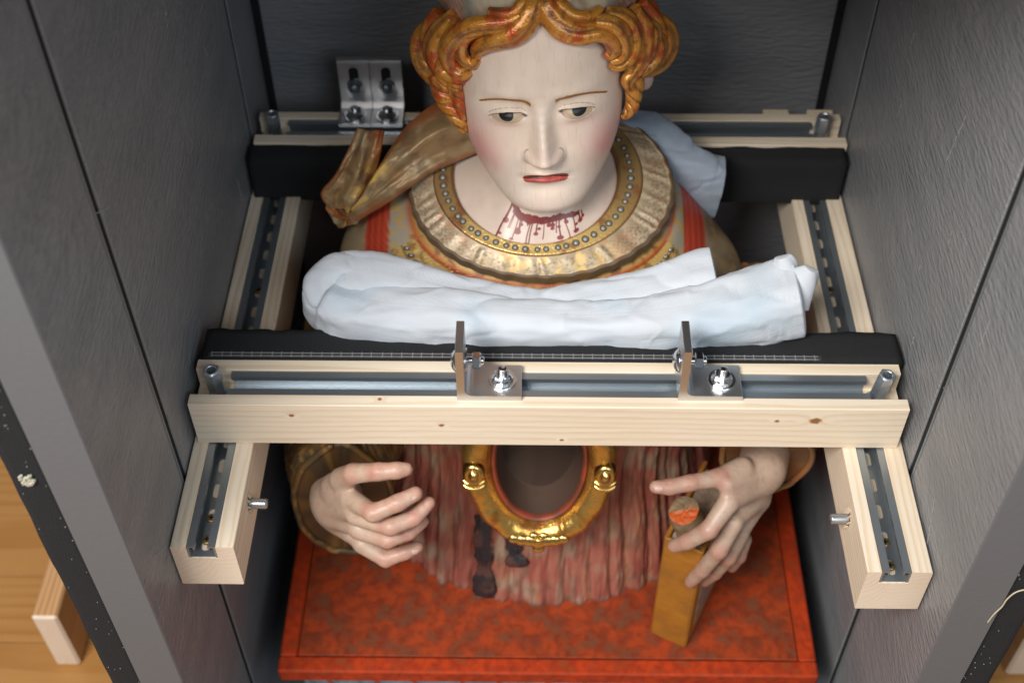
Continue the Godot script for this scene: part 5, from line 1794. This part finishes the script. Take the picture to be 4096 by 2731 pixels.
func hands(parent: Node3D) -> void:
	M.nail = mat(lin(0.56, 0.36, 0.29), 0.3)
	hand("right_hand", [
		[Vector4(-0.2060, -0.185, -0.060, 0.026), Vector4(-0.2020, -0.1660, -0.022, 0.025)],
		[Vector4(-0.2010, -0.1450, -0.0150, 0.0140), Vector4(-0.1800, -0.1180, 0.0130, 0.0095)],
		[Vector4(-0.2040, -0.1600, -0.0120, 0.0150), Vector4(-0.1740, -0.1250, 0.0240, 0.0085)],
		[Vector4(-0.2050, -0.1760, -0.0120, 0.0145), Vector4(-0.1740, -0.1520, 0.0220, 0.0085)],
		[Vector4(-0.2030, -0.1910, -0.0140, 0.0130), Vector4(-0.1740, -0.1860, 0.0150, 0.0082)],
		[Vector4(-0.1974, -0.1300, -0.0120, 0.0120), Vector4(-0.1790, -0.0950, 0.0040, 0.0090)],
	], [
		[Vector4(-0.1880, -0.1080, -0.0020, 0.0100), Vector4(-0.1739, -0.0858, 0.0080, 0.0080), Vector4(-0.1499, -0.0747, 0.0140, 0.0068), Vector4(-0.1338, -0.0727, 0.0140, 0.0062), Vector4(-0.1255, -0.0735, 0.0120, 0.0052)],
		[Vector4(-0.1783, -0.1160, 0.0140, 0.0082), Vector4(-0.1547, -0.1013, 0.0400, 0.0070), Vector4(-0.1327, -0.0936, 0.0340, 0.0064), Vector4(-0.1171, -0.0906, 0.0260, 0.0056)],
		[Vector4(-0.1736, -0.1270, 0.0250, 0.0082), Vector4(-0.1404, -0.1193, 0.0420, 0.0070), Vector4(-0.1193, -0.1165, 0.0340, 0.0062), Vector4(-0.1067, -0.1102, 0.0220, 0.0052)],
		[Vector4(-0.1747, -0.1542, 0.0220, 0.0080), Vector4(-0.1455, -0.1480, 0.0370, 0.0066), Vector4(-0.1259, -0.1440, 0.0310, 0.0058), Vector4(-0.1142, -0.1400, 0.0220, 0.0050)],
		[Vector4(-0.1750, -0.1872, 0.0160, 0.0078), Vector4(-0.1522, -0.1972, 0.0260, 0.0066), Vector4(-0.1326, -0.1907, 0.0220, 0.0058), Vector4(-0.1219, -0.1884, 0.0180, 0.0048)],
	], [[Vector3(-0.1185, -0.0885, 0.0320), Vector3(0.016, 0.003, -0.008), Vector3(0.1, 0.6, 0.8)], [Vector3(-0.1240, -0.1865, 0.0240), Vector3(0.011, 0.002, -0.004), Vector3(0.0, 0.6, 0.8)]], parent, 1.0)
	hand("left_hand", [
		[Vector4(0.2200, -0.150, -0.090, 0.024), Vector4(0.2040, -0.1320, -0.035, 0.0230)],
		[Vector4(0.1957, -0.1236, -0.0250, 0.0130), Vector4(0.1640, -0.1080, 0.0000, 0.0090)],
		[Vector4(0.1994, -0.1402, -0.0250, 0.0135), Vector4(0.1670, -0.1220, 0.0110, 0.0088)],
		[Vector4(0.2021, -0.1597, -0.0250, 0.0130), Vector4(0.1748, -0.1520, 0.0100, 0.0088)],
		[Vector4(0.2020, -0.1696, -0.0250, 0.0120), Vector4(0.1865, -0.1900, -0.0020, 0.0084)],
	], [
		[Vector4(0.1807, -0.1101, -0.0200, 0.0095), Vector4(0.1562, -0.1039, -0.0040, 0.0072), Vector4(0.1287, -0.0987, 0.0060, 0.0063), Vector4(0.1107, -0.0993, 0.0100, 0.0060), Vector4(0.0981, -0.0967, 0.0120, 0.0050)],
		[Vector4(0.1651, -0.1227, 0.0120, 0.0084), Vector4(0.1485, -0.1379, 0.0300, 0.0070), Vector4(0.1315, -0.1597, 0.0280, 0.0063), Vector4(0.1204, -0.1735, 0.0240, 0.0053)],
		[Vector4(0.1742, -0.1517, 0.0120, 0.0083), Vector4(0.1630, -0.1762, 0.0260, 0.0068), Vector4(0.1521, -0.2167, 0.0220, 0.0062), Vector4(0.1435, -0.2451, 0.0180, 0.0052)],
		[Vector4(0.1859, -0.1894, 0.0000, 0.0080), Vector4(0.1771, -0.2105, 0.0120, 0.0064), Vector4(0.1681, -0.2441, 0.0080, 0.0058), Vector4(0.1604, -0.2660, 0.0040, 0.0050)],
		[Vector4(0.1949, -0.2151, -0.0120, 0.0070), Vector4(0.1918, -0.2324, -0.0040, 0.0058), Vector4(0.1873, -0.2548, -0.0060, 0.0050)],
	], [[Vector3(0.1010, -0.0935, 0.0160), Vector3(-0.014, 0.002, 0.002), Vector3(0.0, 0.7, 0.7)]], parent, 0.86)

# ---------------------------------------------------------------- reliquary frame, sashes, base
func reliquary(parent: Node3D) -> void:
	var n := Vector3(0, 0.30, 0.954).normalized()
	var u := Vector3(0, 0.954, -0.30).normalized()
	var x := Vector3.RIGHT
	var c0 := Vector3(-0.0060, -0.1500, -0.0560)
	var at := func(ph: float, q: float, h: float) -> Vector3:
		var rx := lerpf(0.0420, 0.0765, q)
		var ry := lerpf(0.0660, 0.1025, q)
		return c0 + x * cos(ph) * rx + u * sin(ph) * ry + n * h
	var prof := [Vector3(0.0, -0.040, 1), Vector3(0.0, -0.002, 1), Vector3(0.02, 0.002, 1), Vector3(0.08, 0.004, 1), Vector3(0.12, 0.0035, 1), Vector3(0.13, 0.001, 0), Vector3(0.18, 0.0025, 0), Vector3(0.26, 0.0085, 0), Vector3(0.42, 0.0135, 0), Vector3(0.62, 0.0150, 0), Vector3(0.76, 0.0135, 0), Vector3(0.88, 0.009, 0), Vector3(0.96, 0.002, 0), Vector3(1.0, -0.010, 0), Vector3(1.0, -0.050, 0)]
	var g := Geo.new()
	var red := Geo.new()
	var p := PackedVector3Array()
	var cc := PackedColorArray()
	var p2 := PackedVector3Array()
	var c2 := PackedColorArray()
	for j in prof.size():
		for i in 161:
			var ph := TAU * i / 160
			var h: float = prof[j].y
			if prof[j].z < 0.5 and prof[j].x > 0.3 and prof[j].x < 0.95: h += 0.0010 * sin(ph * 16.0) * sin(prof[j].x * 6.0) + 0.0014 * fn.get_noise_2d(ph * 20.0, prof[j].x * 30.0)
			var w: Vector3 = at.call(ph, prof[j].x, h)
			var k := fn.get_noise_3d(w.x * 35.0, w.y * 35.0, w.z * 35.0)
			if prof[j].z > 0.5 or j == 5:
				p2.append(w)
				c2.append(lin(0.27, 0.050, 0.020).lerp(lin(0.16, 0.04, 0.02), smoothstep(-0.1, 0.4, k)) if prof[j].y > -0.03 else lin(0.13, 0.08, 0.055))
			if prof[j].z < 0.5:
				p.append(w)
				cc.append(lin(0.66, 0.40, 0.105).lerp(lin(0.46, 0.17, 0.04), smoothstep(0.05, 0.45, k) * 0.8).lerp(lin(0.20, 0.09, 0.03), 0.6 if j == 5 or j >= prof.size() - 2 else 0.0))
	g.grid(p, 161, p.size() / 161, cc)
	red.grid(p2, 161, p2.size() / 161, c2, null, false, 0)
	var gm := vmat(0.27, 0.85)
	relief(gm, M.fine, 0.04)
	gm.uv1_triplanar = true
	gm.uv1_scale = Vector3(12, 12, 12)
	var fr := obj("reliquary_frame", g, gm, parent)
	obj("red_rebate", red, vmat(0.5), parent)
	# hollow behind: brown wall that narrows to a dark bottom
	var ho := Geo.new()
	p = PackedVector3Array()
	cc = PackedColorArray()
	for j in 12:
		var q := j / 11.0
		for i in 81:
			var ph := TAU * i / 80
			var s := 1.0 - 0.10 * q * q if j < 11 else 0.01
			var w := c0 + x * cos(ph) * 0.0420 * s + u * sin(ph) * 0.0660 * s + n * (-0.002 - 0.045 * minf(q, 0.95))
			p.append(w)
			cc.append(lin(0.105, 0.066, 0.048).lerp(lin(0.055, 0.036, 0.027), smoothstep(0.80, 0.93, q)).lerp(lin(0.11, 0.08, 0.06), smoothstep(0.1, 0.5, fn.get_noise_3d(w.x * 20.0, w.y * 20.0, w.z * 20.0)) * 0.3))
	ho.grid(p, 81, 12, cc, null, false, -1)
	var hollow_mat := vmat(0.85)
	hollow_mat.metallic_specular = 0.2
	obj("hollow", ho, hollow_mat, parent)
	# scrolls at the sides and a small carved mask at the foot
	for s in [-1.0, 1.0]:
		var bg := Geo.new()
		var ph: float = PI * 0.5 + s * -1.62
		var c: Vector3 = at.call(ph, 0.62, 0.0145)
		var bs := Basis(x, n, x.cross(n))
		bg.lathe([Vector2(0.0, 0.0085), Vector2(0.0035, 0.0078), Vector2(0.0058, 0.0055), Vector2(0.0062, 0.0046), Vector2(0.0078, 0.0060), Vector2(0.0105, 0.0050), Vector2(0.0125, 0.0020), Vector2(0.0132, -0.004)], Transform3D(bs.scaled_local(Vector3(0.85, 1, 1.05)), c), 28)
		for k in 2:
			var c4: Vector3 = c - u * (0.0125 + k * 0.0052) + n * 0.0015
			var pts := []
			for e in 7:
				var a := (e / 6.0 - 0.5) * 2.2
				var w := c4 + x * sin(a) * 0.0115 + u * (1.0 - cos(a)) * 0.006 - n * (1.0 - cos(a)) * 0.006
				pts.append(Vector4(w.x, w.y, w.z, 0.0026 - k * 0.0005))
			sweep(bg, pts, 30, 12)
		obj("scroll", bg, M.gold, fr)
	var mg := Geo.new()
	var foot: Vector3 = at.call(-PI / 2, 0.62, 0.0140)
	for e in [[0.0, 0.001, 0.0090], [0.0, -0.0075, 0.0062], [0.0085, 0.0025, 0.0082], [-0.0085, 0.0025, 0.0082], [0.0165, 0.003, 0.0076], [-0.0165, 0.003, 0.0076], [0.0048, 0.0075, 0.0060], [-0.0048, 0.0075, 0.0060], [0.0245, 0.0045, 0.0062], [-0.0245, 0.0045, 0.0062], [0.0, 0.0045, 0.0042]]:
		var sp := []
		for k in 9:
			var a := PI * k / 8.0
			sp.append(Vector2(sin(a), -cos(a)))
		var lift := 0.004 if e[2] == 0.0042 else 0.0
		mg.lathe(sp, Transform3D(Basis(x, n, x.cross(n)).scaled_local(Vector3(e[2], e[2] * 0.52, e[2] * 0.85)), foot + x * e[0] + u * e[1] + n * lift), 18)
	obj("carved_mask", mg, M.gold, fr)

func sash(parent: Node3D) -> void:
	var tone := func(w: Vector3, th: float, t: float) -> Color:
		var k := fn.get_noise_3d(w.x * 40.0, w.y * 40.0, w.z * 40.0)
		return lin(0.030, 0.026, 0.028).lerp(lin(0.10, 0.050, 0.042), smoothstep(-0.1, 0.35, k))
	var strip := func(list: Array, wd: float, knob: float) -> Geo:
		var pts := []
		for e in list:
			var w := torso_pt(e.x, e.y, 0.004)
			pts.append(Vector4(w.x, w.y, w.z, wd))
		var g := Geo.new()
		var out := Vector3(sin(list[0].x), 0.15, cos(list[0].x))
		sweep(g, pts, 70, 28, tone, 0.30, out, func(th: float, t: float) -> float: return (0.80 + 0.22 * t) * (1.0 + 0.16 * sin(th * 5.0 + t * 4.0)) - knob * g1(t - 0.72, 0.06) + knob * g1(t - 0.88, 0.09) + 0.30 * fn.get_noise_2d(th * 3.0, t * 9.0))
		return g
	obj("sash_end", strip.call([Vector2(-0.275, 0.79), Vector2(-0.275, 0.84), Vector2(-0.265, 0.89), Vector2(-0.258, 0.985)], 0.0092, 0.35), M.poly, parent)
	obj("sash_end", strip.call([Vector2(-0.13, 0.79), Vector2(-0.12, 0.82), Vector2(-0.108, 0.86), Vector2(-0.095, 0.895)], 0.0085, 0.40), M.poly, parent)
	obj("sash", strip.call([Vector2(-0.95, 0.44), Vector2(-0.75, 0.49), Vector2(-0.55, 0.55), Vector2(-0.40, 0.60)], 0.0135, 0.0), M.poly, parent)
	obj("sash", strip.call([Vector2(0.40, 0.56), Vector2(0.55, 0.52), Vector2(0.75, 0.48), Vector2(0.95, 0.44)], 0.0090, 0.0), M.poly, parent)

func base_block(parent: Node3D) -> void:
	var top := -0.370
	var x0 := -0.2770
	var x1 := 0.2860
	var z1 := 0.0530
	var z0 := -0.420
	var ins := 0.0185
	# raised panel and a frame of four strips round it, with a scored line between
	var g := Geo.new()
	g.box(Vector3((x0 + x1) / 2, top - 0.010, (z0 + z1) / 2), Vector3(x1 - x0 - 2 * ins - 0.0016, 0.020, z1 - z0 - 2 * ins - 0.0016), 0.0010)
	obj("base_panel", g, M.redbase, parent)
	for e in [[Vector3((x0 + x1) / 2, 0, z1 - ins / 2), Vector3(x1 - x0, 0.021, ins)], [Vector3((x0 + x1) / 2, 0, z0 + ins / 2), Vector3(x1 - x0, 0.021, ins)], [Vector3(x0 + ins / 2, 0, (z0 + z1) / 2), Vector3(ins, 0.021, z1 - z0 - 2 * ins)], [Vector3(x1 - ins / 2, 0, (z0 + z1) / 2), Vector3(ins, 0.021, z1 - z0 - 2 * ins)]]:
		var s := Geo.new()
		s.box(e[0] + Vector3(0, top - 0.0100, 0), e[1], 0.0022)
		obj("base_border", s, M.redbase2, parent)
	var d := Geo.new()
	d.box(Vector3((x0 + x1) / 2, top - 0.0140, (z0 + z1) / 2), Vector3(x1 - x0 - 0.006, 0.006, z1 - z0 - 0.006), 0.0)
	obj("scored_line", d, mat(lin(0.03, 0.012, 0.008), 0.8), parent)
	var k := Geo.new()
	k.box(Vector3((x0 + x1) / 2, top - 0.0796, (z0 + z1) / 2), Vector3(x1 - x0 - 0.036, 0.1152, z1 - z0 - 0.036), 0.002)
	obj("plinth", k, M.plinth, parent)
	for i in 11:
		var r := Geo.new()
		r.box(Vector3(x0 + 0.05 + i * 0.046, top - 0.060, z1 - 0.0175), Vector3(0.0035, 0.060, 0.0012), 0.0, 0, null, Vector2.ZERO, Basis(Vector3(0, 0, 1), 0.5 if i % 2 == 0 else -0.4))
		obj("painted_stroke", r, mat(lin(0.36, 0.06, 0.03), 0.6), parent)

func mottle(cols: Array, seed_: int, freq: float) -> StandardMaterial3D:
	var a := noise(seed_, freq, 4).get_seamless_image(512, 512)
	var b := noise(seed_ + 9, freq * 2.4, 3).get_seamless_image(512, 512)
	var px := PackedByteArray()
	px.resize(512 * 512 * 3)
	for y in 512:
		for x in 512:
			var t := a.get_pixel(x, y).r
			var s := b.get_pixel(x, y).r
			var c: Color = (cols[0] as Color).lerp(cols[1], smoothstep(0.30, 0.72, t))
			c = c.lerp(cols[2], smoothstep(0.35, 0.85, s) * 0.5)
			c = c.lerp(cols[3], smoothstep(0.50, 0.86, 1.0 - t * 0.6 - s * 0.4 + 0.05) * 0.8)
			ncol(px, (y * 512 + x) * 3, c.linear_to_srgb())
	var m := mat(Color.WHITE, 0.62)
	m.metallic_specular = 0.35
	relief(m, M.fine, 0.03)
	m.albedo_texture = ImageTexture.create_from_image(Image.create_from_data(512, 512, false, Image.FORMAT_RGB8, px))
	m.uv1_triplanar = true
	m.uv1_scale = Vector3(4.3, 4.3, 4.3)
	return m

func bust() -> void:
	fn.seed = 5
	fn.noise_type = FastNoiseLite.TYPE_SIMPLEX_SMOOTH
	fn.frequency = 1.0
	fn.fractal_octaves = 3
	M.fine = noise_tex(noise(401, 0.05, 4), 512, 512)
	M.gold = mat(lin(0.76, 0.53, 0.18), 0.24, 1.0)
	M.redbase = mottle([lin(0.25, 0.032, 0.008), lin(0.36, 0.048, 0.010), lin(0.12, 0.028, 0.012), lin(0.15, 0.062, 0.030)], 501, 0.012)
	M.redbase2 = mottle([lin(0.36, 0.030, 0.006), lin(0.47, 0.046, 0.007), lin(0.22, 0.025, 0.008), lin(0.28, 0.055, 0.015)], 511, 0.016)
	M.plinth = mottle([lin(0.19, 0.26, 0.34), lin(0.25, 0.31, 0.38), lin(0.14, 0.19, 0.25), lin(0.10, 0.10, 0.10)], 521, 0.02)
	var b := thing("saint_bust", "painted wooden reliquary bust of a woman with gilded curls and red wound on neck", "statue", Vector3(0, -0.52, -0.18))
	var g := Geo.new()
	face_mesh(g)
	var fm := mat(Color.WHITE, 0.46)
	fm.albedo_texture = face_texture()
	fm.clearcoat_enabled = true
	fm.clearcoat = 0.10
	fm.clearcoat_roughness = 0.25
	M.skin = fm
	obj("face", g, fm, b)
	hair(b)
	head_cloth(b)
	var eg := Geo.new()
	var ep := PackedVector3Array()
	for j in 13:
		for i in 24:
			var a := PI * j / 12.0
			var th := TAU * i / 24.0
			ep.append(H(Vector3(101.0 + 8.0 * cos(th) * sin(a), -24.0 + 15.0 * cos(a), -24.0 + 11.0 * sin(th) * sin(a) + 4.0 * cos(a))))
	eg.grid(ep, 24, 13, null, null, true)
	obj("ear", eg, mat(lin(0.60, 0.43, 0.37), 0.4), b)
	neck(b)
	collar(b)
	torso(b)
	gilt_border(b)
	mantle(b)
	sleeves(b)
	hands(b)
	reliquary(b)
	sash(b)
	base_block(b)
	book()

func book() -> void:
	var o := thing("carved_book", "carved ochre book standing upright under the left hand", "book", Vector3(0.16, -0.37, -0.02))
	var c := Vector3(0.114, -0.3698, 0.003)
	var wv := Vector3(0.036, 0, 0.018)
	var w := wv.length()
	var ex := wv.normalized()
	var ez := Vector3(0.577, 0, -0.817)
	ez = (ez - ex * ez.dot(ex)).normalized()
	var bs := Basis(ex, Vector3.UP, -ez)
	var dep := 0.104
	var hh := 0.180
	var at := func(x: float, y: float, z: float) -> Vector3: return c + ex * x + Vector3.UP * y + ez * z
	var oc: StandardMaterial3D = mottle([lin(0.36, 0.140, 0.016), lin(0.41, 0.17, 0.022), lin(0.28, 0.105, 0.016), lin(0.24, 0.11, 0.03)], 541, 0.008)
	for s in 2:
		var g := Geo.new()
		g.box(at.call(0.0022 if s == 0 else w - 0.0022, hh / 2, dep / 2), Vector3(0.0044, hh, dep), 0.0012, 1, null, Vector2.ZERO, bs)
		obj("cover", g, oc, o)
	var sp := Geo.new()
	sp.box(at.call(w / 2, hh / 2, 0.0012), Vector3(w - 0.002, hh, 0.004), 0.0012, 1, null, Vector2.ZERO, bs)
	obj("spine", sp, oc, o)
	var pg := Geo.new()
	pg.box(at.call(w / 2, hh / 2, dep / 2), Vector3(w - 0.0090, hh - 0.012, dep - 0.010), 0.0010, 1, null, Vector2.ZERO, bs)
	obj("pages", pg, mottle([lin(0.30, 0.22, 0.16), lin(0.36, 0.28, 0.20), lin(0.25, 0.14, 0.10), lin(0.18, 0.13, 0.10)], 551, 0.03), o)
	# whitish panel on the outer cover
	var pn := Geo.new()
	pn.box(at.call(w + 0.0003, hh / 2 + 0.006, dep / 2 + 0.004), Vector3(0.0016, hh - 0.036, dep - 0.024), 0.0005, 1, null, Vector2.ZERO, bs)
	obj("cover_panel", pn, mottle([lin(0.27, 0.20, 0.16), lin(0.33, 0.25, 0.20), lin(0.22, 0.09, 0.07), lin(0.15, 0.11, 0.09)], 561, 0.03), o)
	# stump of a turned stem held above the book
	var st := thing("broken_stem", "short round stem with orange broken top held in the left hand", "wooden stem", Vector3(0.131, -0.235, 0.002))
	var sg := Geo.new()
	var pr := []
	for k in 14: pr.append(Vector2(0.0152 + 0.0007 * sin(k * 1.3), -0.222 + k * 0.0052))
	pr.append(Vector2(0.0146, -0.1505))
	var xf := Transform3D(Basis(Vector3(0, 0, 1), 0.30) * Basis(Vector3(1, 0, 0), 0.10), Vector3.ZERO)
	xf.origin = Vector3(0.1290, -0.150, 0.000) - xf.basis * Vector3(0, -0.150, 0)
	sg.lathe(pr, xf, 30)
	obj("shaft", sg, mottle([lin(0.24, 0.17, 0.09), lin(0.30, 0.22, 0.13), lin(0.16, 0.12, 0.07), lin(0.12, 0.09, 0.06)], 571, 0.03), st)
	var tg := Geo.new()
	var tp := PackedVector3Array()
	var tc := PackedColorArray()
	for j in 8:
		for i in 30:
			var a := TAU * i / 30.0
			var r := j / 7.0 * 0.0147
			var q := Vector3(cos(a) * r, -0.1503 + 0.0030 * fn.get_noise_2d(cos(a) * r * 200.0, sin(a) * r * 300.0), sin(a) * r)
			tp.append(xf * q)
			var chip := smoothstep(-0.004, 0.001, -q.z - 0.002 + 0.004 * fn.get_noise_2d(q.x * 200.0, q.z * 200.0))
			tc.append(lin(0.46, 0.085, 0.012).lerp(lin(0.20, 0.13, 0.07), chip))
	tg.grid(tp, 30, 8, tc, null, true, 0)
	obj("broken_top", tg, vmat(0.6), st)
